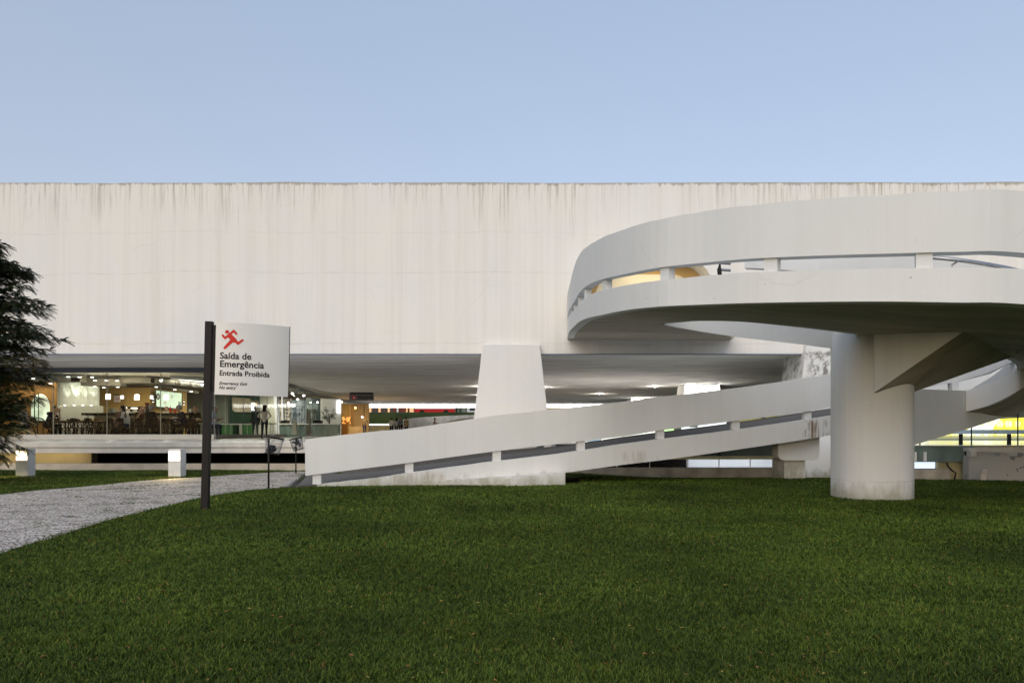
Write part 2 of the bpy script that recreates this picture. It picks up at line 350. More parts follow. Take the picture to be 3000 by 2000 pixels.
def cobble_mat():
    m, nt, b = mk('cobble_path'); L = nt.links
    tc = N(nt, 'ShaderNodeTexCoord')
    wob = N(nt, 'ShaderNodeTexNoise', Scale=6.0, Detail=3.0); L.new(tc.outputs['Object'], wob.inputs['Vector'])
    v = N(nt, 'ShaderNodeTexVoronoi', Scale=17.0, feature='DISTANCE_TO_EDGE'); v2 = N(nt, 'ShaderNodeTexVoronoi', Scale=17.0)
    for q in (v, v2): L.new(tc.outputs['Object'], q.inputs['Vector'])
    n = N(nt, 'ShaderNodeTexNoise', Scale=1.2, Detail=6.0, Roughness=.7); L.new(tc.outputs['Object'], n.inputs['Vector'])
    gw = N(nt, 'ShaderNodeMapRange'); gw.inputs['From Min'].default_value = .5; gw.inputs['From Max'].default_value = .72
    gw.inputs['To Min'].default_value = .085; gw.inputs['To Max'].default_value = .26; L.new(n.outputs[0], gw.inputs[0])
    lt = N(nt, 'ShaderNodeMath', operation='LESS_THAN'); L.new(v.outputs['Distance'], lt.inputs[0]); L.new(gw.outputs[0], lt.inputs[1])
    r = N(nt, 'ShaderNodeValToRGB'); e = r.color_ramp.elements
    e[0].color = (.37, .32, .295, 1); e[1].color = (.74, .66, .615, 1)
    sp = N(nt, 'ShaderNodeSeparateColor'); L.new(v2.outputs['Color'], sp.inputs[0]); L.new(sp.outputs[0], r.inputs[0])
    jn = N(nt, 'ShaderNodeTexNoise', Scale=2.5, Detail=5.0); L.new(tc.outputs['Object'], jn.inputs['Vector'])
    jr = N(nt, 'ShaderNodeValToRGB'); e = jr.color_ramp.elements; e[0].position = .45; e[0].color = (.10, .085, .07, 1); e[1].position = .62; e[1].color = (.07, .085, .03, 1)
    L.new(jn.outputs[0], jr.inputs[0])
    mx = N(nt, 'ShaderNodeMix', data_type='RGBA'); L.new(lt.outputs[0], mx.inputs[0]); L.new(r.outputs[0], mx.inputs[6]); L.new(jr.outputs[0], mx.inputs[7])
    L.new(mx.outputs[2], b.inputs['Base Color']); b.inputs['Roughness'].default_value = .8
    bu = N(nt, 'ShaderNodeBump', Strength=.8, Distance=.02)
    cl = N(nt, 'ShaderNodeMath', operation='MINIMUM'); cl.inputs[1].default_value = .2; L.new(v.outputs['Distance'], cl.inputs[0]); L.new(cl.outputs[0], bu.inputs['Height']); L.new(bu.outputs[0], b.inputs['Normal'])
    return m
M['cobble'] = cobble_mat()

# ------------------------------------------------------------------ ground
DECK = zr(-.38)
def hrel(X, Y):
    X = np.asarray(X, float); Y = np.asarray(Y, float)
    s = .004 + .054*smooth((X-1)/4)
    z = -1.3 - s*np.clip(Y-20, 0, 10)
    # green bank under the terrace on the left; low ground under the building
    z = z + smooth((Y-27)/4.5)*.62*(1-smooth((X+1)/3))
    z = z - smooth((Y-31)/4)*(.4)*smooth((X+1)/3)
    # far bank up to the street
    z = z + smooth((Y-86.5)/9)*(2.4 - z)
    z = z + .018*np.sin(X*.9+1.3)*np.sin(Y*.7) * np.clip(1-Y/60, 0, 1)
    return z
def ground_pt(px, py):
    Y = 1.3*FPX/(py-HY)
    for _ in range(12):
        X = (px-1500)/FPX*Y; Y = float(-hrel(X, Y))*FPX/(py-HY)
    return ((px-1500)/FPX*Y, Y)
def terrain():
    xs = np.concatenate([np.linspace(-600, -45, 12), np.arange(-42, 42, .75), np.linspace(45, 600, 12)])
    ys = np.concatenate([np.r_[-1500, -700, -300, np.linspace(-120, 0, 12)], np.arange(1, 40, .6), np.arange(40.5, 102, 1.5), np.linspace(110, 1500, 12)])
    X, Y = np.meshgrid(xs, ys); Z = zr(hrel(X, Y)); n = len(xs)
    m = MB(); m.v = list(map(tuple, np.stack([X.ravel(), Y.ravel(), Z.ravel()], 1)))
    m.f = [(j*n+i, j*n+i+1, (j+1)*n+i+1, (j+1)*n+i) for j in range(len(ys)-1) for i in range(n-1)]; m.m = [0]*len(m.f)
    o = m.build('ground', M['lawn'], smooth_=True); tag(o, 'dark green lawn ground sheet rising to a bank behind the museum', 'ground', kind='structure')
terrain()

low = [(-900, 1850), (-500, 1745), (-200, 1678), (0, 1622), (75, 1600), (150, 1577), (240, 1549), (330, 1521), (420, 1500), (500, 1481), (570, 1463), (640, 1449), (720, 1438), (800, 1431), (858, 1427)]
upp = [(905, 1383), (880, 1380), (800, 1384), (700, 1390), (600, 1398), (500, 1402), (400, 1410), (300, 1421), (200, 1430), (110, 1437), (0, 1450), (-200, 1480), (-500, 1530), (-900, 1600)]
path_poly = [ground_pt(*p) for p in low+upp]
def make_path():
    # quads between lower and upper edge, resampled
    def resample(pts, n):
        pts = np.array(pts); d = np.r_[0, np.cumsum(np.linalg.norm(np.diff(pts, axis=0), axis=1))]
        t = np.linspace(0, d[-1], n); return np.stack([np.interp(t, d, pts[:, k]) for k in (0, 1)], 1)
    a_ = resample([ground_pt(*p) for p in low], 70); b_ = resample([ground_pt(*p) for p in reversed(upp)], 70)
    a_ += rng.normal(0, .025, a_.shape); b_ += rng.normal(0, .03, b_.shape)
    m = MB(); K = 8
    for i in range(70):
        for k in range(K+1):
            p = a_[i]*(1-k/K)+b_[i]*k/K; m.v.append((p[0], p[1], float(zr(hrel(p[0], p[1])))+.012))
    for i in range(69):
        for k in range(K):
            q = i*(K+1)+k; m.f.append((q, q+K+1, q+K+2, q+1)); m.m.append(0)
    o = m.build('path', M['cobble'], smooth_=True); tag(o, 'pale cobbled path of small white stones crossing to the ramp', 'path', kind='structure')
make_path()

def inside(poly, x, y):
    c = np.zeros(len(x), bool); n = len(poly)
    for i in range(n):
        x1, y1 = poly[i]; x2, y2 = poly[(i+1) % n]
        if y1 == y2: continue
        k = ((y1 > y) != (y2 > y)) & (x < (x2-x1)*(y-y1)/(y2-y1)+x1); c ^= k
    return c

ramp_foot = [XY(895, 17.3), XY(1700, 18.4), XY(1700, 22), XY(895, 21)]
def grass():
    specs = [(3.4, 5.5, 15000, .029, .0047), (5.5, 8, 9500, .030, .0058), (8, 12, 4800, .033, .0082), (12, 18, 2500, .036, .011), (18, 26, 1300, .045, .015)]
    V = []; T = []; tone = []
    for y0, y1, dens, hh, ww in specs:
        W = .86*y1+2.2; n = int((y1-y0)*2*W*dens)
        x = rng.uniform(-W, W, n); y = rng.uniform(y0, y1, n)
        k = np.abs(x) < .86*y+1.6; x, y = x[k], y[k]
        jx_, jy_ = rng.normal(0, .05, len(x)), rng.normal(0, .07, len(x)); weed = (np.sin(x*2.1+3*np.sin(y*1.3))*np.sin(y*3.1+2*np.sin(x*1.1)) > .93) & (rng.random(len(x)) < .35)
        bad = (inside(path_poly, x+jx_, y+jy_) & ~weed) | inside(ramp_foot, x, y) | (y > 24.9) | ((x > 1) & (y > 23.6)) | ((x > 11) & (y > 19.9))
        x, y = x[~bad], y[~bad]
        # clumping: keep more where the clump field is high
        cl = .5+.5*np.sin(x*13+2*np.sin(y*9))*np.sin(y*11+2*np.sin(x*7)); keep = rng.random(len(x)) < .55+.45*cl
        x, y, cl = x[keep], y[keep], cl[keep]; n = len(x)
        z = zr(hrel(x, y)); h = hh*(.55+.75*rng.random(n))*(.75+.4*cl); w = ww*(.6+.7*rng.random(n))
        tall = rng.random(n) < .01; h[tall] *= 1.7
        an = rng.uniform(0, 2*np.pi, n); lean = rng.uniform(.25, 1.7, n)*h; la = an+rng.normal(0, .6, n)+np.pi/2
        dx, dy = np.cos(an)*w/2, np.sin(an)*w/2; lx, ly = np.cos(la)*lean, np.sin(la)*lean
        v = np.empty((n, 5, 3))
        v[:, 0] = np.stack([x-dx, y-dy, z-.005], 1); v[:, 1] = np.stack([x+dx, y+dy, z-.005], 1)
        v[:, 2] = np.stack([x+dx*.8+lx*.35, y+dy*.8+ly*.35, z+h*.62], 1); v[:, 3] = np.stack([x-dx*.8+lx*.35, y-dy*.8+ly*.35, z+h*.62], 1)
        v[:, 4] = np.stack([x+lx, y+ly, z+h], 1)
        V.append(v.reshape(-1, 3)); T.append(n); tone.append(np.repeat(rng.random(n), 5))
    V = np.concatenate(V); n = sum(T); tone = np.concatenate(tone)
    me = bpy.data.meshes.new('grass'); me.vertices.add(n*5); me.vertices.foreach_set('co', V.ravel().astype(np.float32))
    b = np.arange(n)[:, None]*5
    loops = np.concatenate([b+np.array([[0, 1, 2, 3]]), b+np.array([[3, 2, 4]])], 1).ravel()
    me.loops.add(len(loops)); me.loops.foreach_set('vertex_index', loops.astype(np.int32))
    st = (np.arange(n)[:, None]*7+np.array([[0, 4]])).ravel()
    me.polygons.add(2*n); me.polygons.foreach_set('loop_start', st.astype(np.int32))
    me.update(calc_edges=True); me.validate()
    at = me.attributes.new('tone', 'FLOAT', 'POINT'); at.data.foreach_set('value', tone.astype(np.float32))
    me.materials.append(M['blade'])
    o = bpy.data.objects.new('grass', me); C.objects.link(o)
    tag(o, 'short dark green mown grass covering the lawn', 'grass', kind='stuff'); print('blades', n)
grass()
def fallen():
    m = MB(); rs = random.Random(5)
    for _ in range(420):
        y = 3.6+14*rs.random()**1.5; x = rs.uniform(-.75*y, .75*y)
        if inside(path_poly, np.array([x]), np.array([y]))[0] and rs.random() < .6: continue
        z = float(zr(hrel(x, y)))+rs.uniform(.012, .03); a_ = rs.uniform(0, 6.28); l = rs.uniform(.010, .024); w = l*.45; c_, s_ = math.cos(a_), math.sin(a_)
        m.mi = rs.choice((0, 0, 1)); m.add([(x-l*c_, y-l*s_, z), (x+w*s_, y-w*c_, z+.006), (x+l*c_, y+l*s_, z+.002), (x-w*s_, y+w*c_, z+.008)], [(0, 1, 2, 3)])
    o = m.build('fallen_leaves', [simple('dry_leaf', (.26, .13, .05), .8, .3, 9, 0), simple('yellow_leaf', (.36, .28, .08), .8, .3, 9, 0)])
    tag(o, 'small dry brown and yellow leaves scattered over the lawn and path', 'leaves', kind='stuff')
fallen()

# ------------------------------------------------------------------ museum block
ZS, ZT, YF = zr(2.98), zr(9.55), 28.9
mus = empty('museum_building', (0, YF, zr(-1.3)), 'long white concrete museum block raised on tapered pillars over an open ground floor', 'building')
def W(o):            # keep world coordinates when parenting to a placed empty
    o.matrix_parent_inverse = Matrix.Translation(-Vector(o.parent.location)) if o.parent and o.parent.rotation_euler.z == 0 else o.matrix_parent_inverse
    return o
def bld(m, name, mat, parent, **k):
    o = m.build(name, mat, parent, **k); return W(o)
# upper block: rim slightly uneven
m = MB(); n = 220; xs = np.linspace(-75, 75, n)
top = ZT + np.interp(xs, np.linspace(-75, 75, 60), rng.normal(0, .012, 60)) + rng.normal(0, .006, n)
for i, x in enumerate(xs): m.v += [(x, YF, ZS), (x, YF, top[i]), (x, YF+.4, top[i]), (x, 83, ZT-.4), (x, 83, ZS+.0)]
for i in range(n-1):
    a_, b_ = i*5, i*5+5
    for k in range(4): m.f.append((a_+k, b_+k, b_+k+1, a_+k+1)); m.m.append(0)
bld(m, 'wall', M['facade'], mus)
bld(MB().box(-75, 75, YF+.02, 83, ZS-.002, ZS+.05), 'soffit', M['soffit'], mus)
bld(MB().box(-75, 75, YF-.006, YF+.3, ZS-.035, ZS), 'drip_edge', simple('drip_edge', (.30, .33, .40), .6), mus)
# tapered pillars
def pillar(cx, Y, proud, mat='pillar', depth=2.2, wt=1.09, wb=1.62, ztop=ZS, zb=zr(-2.3)):
    hb = (ztop-zb)/(zr(2.98)-zr(-1.3)); wbb = wt+(wb-wt)*hb
    m = MB(); zt = ztop+proud
    vs = []
    for z, w in ((zb, wbb), (zt, wt)):
        vs += [(cx-w, Y, z), (cx+w, Y, z), (cx+w, Y+depth, z), (cx-w, Y+depth, z)]
    m.add(vs, [(3,2,1,0),(4,5,6,7),(0,1,5,4),(1,2,6,5),(2,3,7,6),(3,0,4,7)])
    return bld(m, 'pillar', M[mat], mus, bevel=.03)
pillar(-.03, 28.6, .33)
pillar(12.3, 28.6, .33, 'mould')
for X, Y in ((12.15, 47.9), (11.83, 67.6), (-.03, 47.9), (-.03, 67.6), (36, 28.6), (-37, 28.6)): pillar(X, Y, 0)
M['strip'] = emis('bright_strip', (1.0, .97, .92), 4.5)
bld(MB().box(-40, 60, 82.9, 83.0, zr(2.60), zr(2.97)), 'light_strip', M['strip'], mus)
# ceiling luminaires that wash the inner pillars
M['lum'] = emis('luminaire_glow', (1, .97, .9), 7)
for X, Y in ((12.1, 47.0), (11.8, 66.6)):
    t = empty('ceiling_light', (X, Y, ZS), 'slim white luminaire under the soffit washing the %s inner pillar' % ('nearer' if Y < 50 else 'farther'), 'ceiling light', 'luminaires washing the inner pillars')
    bld(MB().box(X-.6, X+.75, Y-.12, Y+.12, ZS-.12, ZS-.03), 'housing', M['white'], t)
    bld(MB().box(X-.5, X+.65, Y+.121, Y+.15, ZS-.10, ZS-.04), 'diffuser', M['lum'], t)
    lamp('pillar_wash', 'AREA', (X, Y+.2, ZS-.25), 190, (1, .97, .9), 1.6, rot=(R(60), 0, 0), sy=.3)
for X, Y, e in ((-2.2, 50, 28), (-2.6, 62, 30), (2.2, 51, 28), (7, 60, 35), (9.5, 50, 28)):
    t = empty('ceiling_light', (X, Y, ZS), 'small round downlight on the soffit at %s' % {50: 'the left behind the wide pillar' if X < 0 else 'the right', 62: 'the far left', 51: 'the right behind the wide pillar', 60: 'the far middle'}[Y], 'ceiling light')
    bld(MB().lathe([(.10, -.08), (.12, 0)], (X, Y, ZS-.004)), 'housing', M['white'], t)
    lamp('downlight', 'POINT', (X, Y, ZS-.35), e, (1, .93, .8), .12)

# entrance portal where the upper ramp meets the wall
pt = empty('entrance_portal', (5.5, YF, zr(3.6)), 'rounded white portal with warm lit vault on the museum wall above the ramp', 'portal')
def rr(x0, x1, z0, z1, r, n=8):
    q = []
    for cx, cz, a0 in ((x1-r, z1-r, 0), (x0+r, z1-r, 90)):
        q += [(cx+r*math.cos(R(a0+90*i/n)), cz+r*math.sin(R(a0+90*i/n))) for i in range(n+1)]
    return [(x1, z0)]+q+[(x0, z0)]
o_ = rr(2.6, 7.75, zr(3.7), zr(6.75), 1.1); i_ = rr(2.9, 7.4, zr(3.7), zr(6.35), .95)
m = MB(); n = len(o_)
for ring, y in ((o_, YF-1.1), (i_, YF-1.1), (i_, YF-.03), (o_, YF-.03)):
    m.v += [(x, y, z) for x, z in ring]
for a_, b_ in ((0, 1), (1, 2), (3, 0)):
    for k in range(n-1): m.f.append((a_*n+k, a_*n+k+1, b_*n+k+1, b_*n+k)); m.m.append(0)
bld(m, 'surround', M['white'], pt, smooth_=False)
M['warmvault'] = simple('warm_vault', (.55, .38, .17), .5, .05, 2, 0)
bld(MB().plate([(x, YF-.012, z) for x, z in i_], (0, -.01, 0)), 'vault_lining', M['warmvault'], pt)
o2 = rr(3.2, 7.0, zr(3.7), zr(6.0), .85)
bld(MB().plate([(x, YF-.03, z) for x, z in o2], (0, -.04, 0)), 'inner_door_screen', simple('cream_screen', (.75, .70, .55), .5, .05, 2, 0), pt)
lamp('portal_light', 'AREA', (5.2, YF-.6, zr(6.2)), 9, (1, .82, .55), 2.0, rot=(0, 0, 0), sy=.5)

# ------------------------------------------------------------------ terraces
tl = empty('terrace_slab', (-20, 25.3, DECK), 'long pale terrace slab with polished floor running in front of the cafe', 'terrace')
bld(MB().prism([(-60, 25.45), (1.3, 25.45), (1.3, 83), (-60, 83)], DECK-.02, DECK), 'floor', M['deckf'], tl)
bld(MB().box(-60, 1.3, 25.3, 25.449, DECK-.17, DECK+.002), 'coping', M['deckw'], tl, bevel=.008)
bld(MB().box(-60, 1.3, 25.34, 83, DECK-.36, DECK-.18), 'slab', M['deckw'], tl)
bld(MB().box(-60, 1.2, 25.32, 25.6, zr(-1.55), zr(-1.10)), 'plinth', simple('plinth_plaster', (.52, .46, .38), .85, .22, 2.2, .5), tl)
bld(MB().box(-60, -14.9, 26.6, 27, zr(-1.6), DECK-.361), 'basement_wall', simple('warm_basement_wall', (.40, .34, .22), .8, .15, 1.5, .2), tl)
lamp('basement_glow', 'AREA', (-17.5, 26.2, zr(-.78)), 7, (1, .8, .45), 5, rot=(R(60), 0, 0), sy=.1)
bld(MB().box(-60, -14.0, 35.25, 35.5, DECK, DECK+.22), 'kerb', M['white'], tl)
trr = empty('terrace_slab', (6, 24, DECK), 'terrace slab behind the lower ramp over a strip window', 'terrace')
bld(MB().prism([(1.5, 24.05), (8.3, 24.05), (9.4, 27), (10.4, 32), (10.4, 80), (1.5, 80)], DECK-.3, DECK-.002), 'floor', M['deckf'], trr)
bld(MB().box(1.4, 8.3, 24.0, 24.04, zr(-.80), zr(-.42)), 'glass_band', M['darkteal'], trr)
for X in (4.6, 5.6, 6.6): bld(MB().box(X, X+.05, 23.97, 24.0, zr(-.80), zr(-.42)), 'mullion', M['black'], trr)
bld(MB().box(1.4, 8.4, 23.9, 24.6, zr(-.905), zr(-.802)), 'ledge', M['yellowwall'], trr)
bld(MB().box(1.4, 8.4, 23.9, 24.3, zr(-2.3), zr(-1.17)), 'low_wall', M['dirty'], trr)
bld(MB().box(5.98, 8.9, 25.6, 25.7, zr(-1.6), zr(-.91)), 'room_wall', emis('lit_room_wall', (.72, .82, .95), .26), trr)
bld(MB().box(1.4, 5.95, 25.6, 25.7, zr(-1.6), zr(-.91)), 'dark_room_wall', simple('dark_room', (.05, .045, .055), .5), trr)
mm = MB()
for k in range(7): mm.tube([(3.6+k*.3, 24.9, zr(-1.17)), (2.8+k*.3, 24.9, zr(-.95))], .018, 5)
bld(mm, 'slanting_lattice', simple('lattice', (.09, .08, .10), .5), trr)
for X in (3.35, 4.4, 5.62, 6.62, 7.62): bld(MB().box(X, X+.025, 24.05, 24.07, zr(-1.17), zr(-.905)), 'window_bar', M['white'], trr)
bld(MB().box(6.0, 8.6, 25.2, 25.3, zr(-.955), zr(-.915)), 'ceiling_lamp', emis('white_glow', (.9, .95, 1), 1.6), trr)
bld(MB().plate([(8.35, 23.95, zr(-2.4)), (9.0, 25.2, zr(-2.4)), (9.0, 25.2, zr(-.85)), (8.35, 23.95, zr(-.85))], (.15, -.08, 0)), 'return_wall', M['yellowwall'], trr)

# right: glazed hall with yellow swirl curtain, teal band and basement window
tr = empty('glazed_hall', (13, 20, DECK), 'brightly lit hall with yellow swirl curtain behind the ramp on the right', 'building')
poly = [(10.9, 20.1), (24, 20.1), (24, 60), (24, 60), (16.6, 60), (13.4, 30)]
bld(MB().prism([(10.9, 20.1), (40, 20.1), (40, 40), (15.5, 40)], DECK-.02, DECK-.0), 'floor', M['deckf'], tr)
bld(MB().prism([(10.9, 20.35), (40, 20.35), (40, 40), (15.5, 40)], DECK-.3, DECK-.022), 'slab', M['deckw'], tr)
def swirl_mat():
    m, nt, b = mk('yellow_swirl_curtain'); L = nt.links
    tc = N(nt, 'ShaderNodeTexCoord'); sx = N(nt, 'ShaderNodeSeparateXYZ'); L.new(tc.outputs['Object'], sx.inputs[0])
    def mt(op, a_, b_=0.0, c_=None):
        n = N(nt, 'ShaderNodeMath', operation=op)
        for i, v_ in enumerate((a_, b_) if c_ is None else (a_, b_, c_)):
            if isinstance(v_, (int, float)): n.inputs[i].default_value = v_
            else: L.new(v_, n.inputs[i])
        return n.outputs[0]
    u = mt('SUBTRACT', mt('FRACT', mt('DIVIDE', mt('ADD', sx.outputs[0], 40.0), .37)), .5)
    w = mt('SUBTRACT', mt('FRACT', mt('DIVIDE', mt('ADD', sx.outputs[2], 40.03), .46)), .5); w = mt('MULTIPLY', w, 1.24)
    rr_ = mt('SQRT', mt('ADD', mt('MULTIPLY', u, u), mt('MULTIPLY', w, w)))
    an = mt('DIVIDE', mt('ARCTAN2', w, u), 6.2832)
    sp = mt('FRACT', mt('ADD', mt('MULTIPLY', rr_, 7.0), an))
    line = mt('MULTIPLY', mt('LESS_THAN', sp, .45), mt('LESS_THAN', rr_, .36))
    # diagonal yellow/white fields
    dg = mt('FRACT', mt('DIVIDE', mt('ADD', mt('ADD', sx.outputs[0], mt('MULTIPLY', sx.outputs[2], -.75)), 40.6), 2.7))
    field = mt('LESS_THAN', dg, .62)
    val = mt('ABSOLUTE', mt('SUBTRACT', field, line))
    mx = N(nt, 'ShaderNodeMix', data_type='RGBA'); L.new(val, mx.inputs[0]); mx.inputs[6].default_value = (.86, .88, .80, 1); mx.inputs[7].default_value = (.74, .66, .06, 1)
    nz = N(nt, 'ShaderNodeTexNoise', Scale=3.0); mp = N(nt, 'ShaderNodeMapping'); mp.inputs['Scale'].default_value = (1.5, 1, .05); L.new(tc.outputs['Object'], mp.inputs[0]); L.new(mp.outputs[0], nz.inputs['Vector'])
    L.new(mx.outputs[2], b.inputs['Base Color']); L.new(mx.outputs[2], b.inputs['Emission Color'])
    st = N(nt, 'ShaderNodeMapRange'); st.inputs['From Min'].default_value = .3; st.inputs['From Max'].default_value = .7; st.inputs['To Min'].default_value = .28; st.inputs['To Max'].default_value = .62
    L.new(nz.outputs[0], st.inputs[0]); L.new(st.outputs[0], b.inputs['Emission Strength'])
    return m
M['swirl'] = swirl_mat()
m = MB(); nx = 160
for i in range(nx+1):
    x = 14.5+16*i/nx; y = 31.0+.06*math.sin(i*1.4)
    m.v += [(x, y, zr(-.20)), (x, y, zr(2.9))]
for i in range(nx): m.f.append((2*i, 2*i+2, 2*i+3, 2*i+1)); m.m.append(0)
bld(m, 'curtain', M['swirl'], tr)
bld(MB().box(13.5, 32, 31.3, 31.4, DECK, zr(2.9)), 'back_wall', M['white'], tr)
bld(MB().box(14, 31, 30.6, 30.9, DECK, DECK+.08), 'skirting', M['cafegrey'], tr)
M['rail_sky_tint'] = simple('sky_tinted_rail', (.62, .74, .95), .4, .04, 3, 0)  # blue sky reflection on the rail is put into its base colour
bld(MB().box(10.9, 22, 20.9, 21.1, zr(-.08), zr(.035)), 'rail', M['rail_sky_tint'], tr)
for X in (12.55, 13.9, 15.4): bld(MB().box(X-.03, X+.03, 20.95, 21.05, DECK, zr(-.082)), 'rail_post', M['black'], tr)
for px in (2695, 2846, 2982): bld(MB().box(XY(px, 20.2)[0]-.012, XY(px, 20.2)[0]+.012, 20.19, 20.215, DECK, zr(.6)), 'mullion', M['black'], tr)
bld(MB().box(10.9, 24, 20.16, 20.17, DECK+.01, zr(.6)), 'glass_pane', M['glass'], tr)
bld(MB().box(10.6, 12.35, 20.15, 20.3, zr(-.83), zr(-.405)), 'teal_band', M['tealglass'], tr)
for px in (2678, 2707): bld(MB().box(XY(px, 20.1)[0], XY(px, 20.1)[0]+.06, 20.08, 20.145, zr(-.81), zr(-.56)), 'white_bracket', M['white'], tr)
bld(MB().box(12.15, 12.4, 20.02, 20.145, zr(-.86), zr(-.5)), 'end_post', M['black'], tr)
bld(MB().box(10.4, 11.55, 20.5, 20.55, zr(-1.02), zr(-.84)), 'basement_window', emis('pale_blue_window', (.55, .66, .85), .75), tr)
bld(MB().box(10.4, 11.75, 20.1, 20.4, zr(-1.6), zr(-1.03)), 'low_wall', M['dirty'], tr)
bld(MB().box(11.56, 12.3, 20.35, 20.5, zr(-1.6), zr(-.84)), 'yellow_wall', M['yellowwall'], tr)
bld(MB().tube([(11.6, 20.05, zr(-.84)), (11.62, 20.0, zr(-.95)), (11.72, 20, zr(-1.05)), (11.82, 20, zr(-1.12)), (11.78, 20, zr(-1.3))], .022, 6), 'drain_pipe', M['black'], tr)
lamp('hall_light', 'AREA', (19, 27, zr(2.7)), 75, (1, .97, .85), 9, sy=3)

cw = empty('concrete_wall', (14, 19.3, zr(-1.3)), 'weathered grey concrete wall with patched render and slotted top at the right edge', 'wall')
x0 = XY(2838, 19.6)[0]
def patch_mat():
    m = painted_concrete('patched_wall', (.42, .41, .39), .2, None, (), pits=.5, blotch=.15); nt = m.node_tree; L = nt.links
    b = nt.nodes['Principled BSDF']; src = b.inputs['Base Color'].links[0].from_socket
    tc = N(nt, 'ShaderNodeTexCoord'); no = N(nt, 'ShaderNodeTexNoise', Scale=1.7, Detail=5.0, Roughness=.6); L.new(tc.outputs['Object'], no.inputs['Vector'])
    st = N(nt, 'ShaderNodeMath', operation='GREATER_THAN'); st.inputs[1].default_value = .635; L.new(no.outputs[0], st.inputs[0])
    mx = N(nt, 'ShaderNodeMix', data_type='RGBA'); L.new(st.outputs[0], mx.inputs[0]); L.new(src, mx.inputs[6]); mx.inputs[7].default_value = (.17, .17, .17, 1); L.new(mx.outputs[2], b.inputs['Base Color']); return m
M['patch'] = patch_mat()
bld(MB().plate([P(2838, 1334, 19.8), P(3120, 1339, 18.6), P(3120, 1425, 18.6), P(2838, 1420, 19.8)], (0, .25, 0)), 'wall_face', M['patch'], cw)
bld(MB().plate([P(2838, 1311, 19.8), P(3120, 1314, 18.6), P(3120, 1329, 18.6), P(2838, 1322, 19.8)], (0, .25, 0)), 'top_rail', M['wall'], cw)
for a_, b_ in ((2845, 2862), (2930, 2946), (2996, 3012)):
    bld(MB().plate([P(a_, 1320, 19.72), P(b_, 1321, 19.65), P(b_, 1338, 19.65), P(a_, 1337, 19.72)], (0, .2, 0)), 'post', M['wall'], cw)
o = MB().plate([P(2880, 1374, 19.2), P(2893, 1373, 19.2), P(2889, 1406, 18.9), P(2873, 1405, 18.9)], (0, .05, 0)).build('leaning_slab', simple('slab_stone', (.50, .42, .34), .8, .15, 5, .3))
tag(o, 'small pale stone slab leaning against the weathered wall', 'stone slab')

# ------------------------------------------------------------------ the spiral ramp
ramp = empty('spiral_ramp', (9, 16, zr(-1.3)), 'white concrete spiral ramp with slotted parapets curling up to the museum wall', 'ramp')
def catmull(K, sub=5):
    K = np.array(K, float); n = len(K); out = []
    ext = np.vstack([2*K[0]-K[1], K, 2*K[-1]-K[-2]])
    for i in range(1, n):
        p0, p1, p2, p3 = ext[i-1], ext[i], ext[i+1], ext[i+2]
        for t in np.linspace(0, 1, sub, endpoint=False):
            out.append(.5*((2*p1)+(-p0+p2)*t+(2*p0-5*p1+4*p2-p3)*t*t+(-p0+3*p1-3*p2+p3)*t**3))
    out.append(K[-1]); return np.array(out)
def st(px, ys, Y):      # station: X, Y, then heights of the given rows
    return [(px-1500)/FPX*Y, Y]+[E+(HY-y)/FPX*Y for y in ys]
# upper outer edge: columns X, Y, panel top, panel bottom, band top, band bottom
UO = [st(1662, (865, 933, 941, 993), 28.88), st(1664, (852, 920, 931, 980), 26), st(1670, (830, 903, 921, 968), 23.5), st(1682, (782, 885, 907, 956), 20.8),
      st(1698, (745, 857, 888, 942), 18.7), st(1720, (722, 836, 868, 932), 17.2), st(1760, (698, 819, 851, 923), 15.4), st(1830, (670, 803, 835, 909), 13.9),
      st(1930, (642, 784, 820, 898), 12.7), st(2060, (619, 770, 808, 892), 12.0), st(2195, (600, 758, 797, 887.5), 11.35), st(2400, (583, 749, 790, 884), 10.75),
      st(2600, (569, 743, 786, 883), 10.3), st(2800, (559, 738, 784, 886), 10.0), st(3000, (559, 741, 788, 891), 9.95)]
def off(X, Y, zb): return [X, Y, zb+1.46, zb+.66, zb+.45, zb]
UO += [off(9.3, 10.5, zr(1.55)), off(11.6, 11.9, zr(1.40)), off(13.6, 14.2, zr(1.2)), off(14.9, 17.2, zr(.95)), off(15.2, 20.3, zr(.7))]
UI = [(8.4, 28.88, 3.53), (7.56, 26, 3.3), (6.6, 24.1, 3.1), (5.56, 22.1, 2.93), (4.5, 20.1, 2.76), (3.56, 18.2, 2.6), (3.57, 16.7, 2.4), (3.66, 15.2, 2.22), (4.26, 14.2, 2.07), (5.03, 13.84, 1.95),
      (5.93, 13.87, 1.86), (6.84, 14.2, 1.8), (7.95, 14.7, 1.75), (9.4, 15.3, 1.68), (10.8, 16.3, 1.6), (11.6, 17.0, 1.5), (12.1, 17.8, 1.35), (12.4, 18.6, 1.15), (12.6, 19.4, .95), (12.7, 20.4, .7)]
UI = [(x, y, zr(z)) for x, y, z in UI]
uo = catmull(UO); ui = catmull(UI)
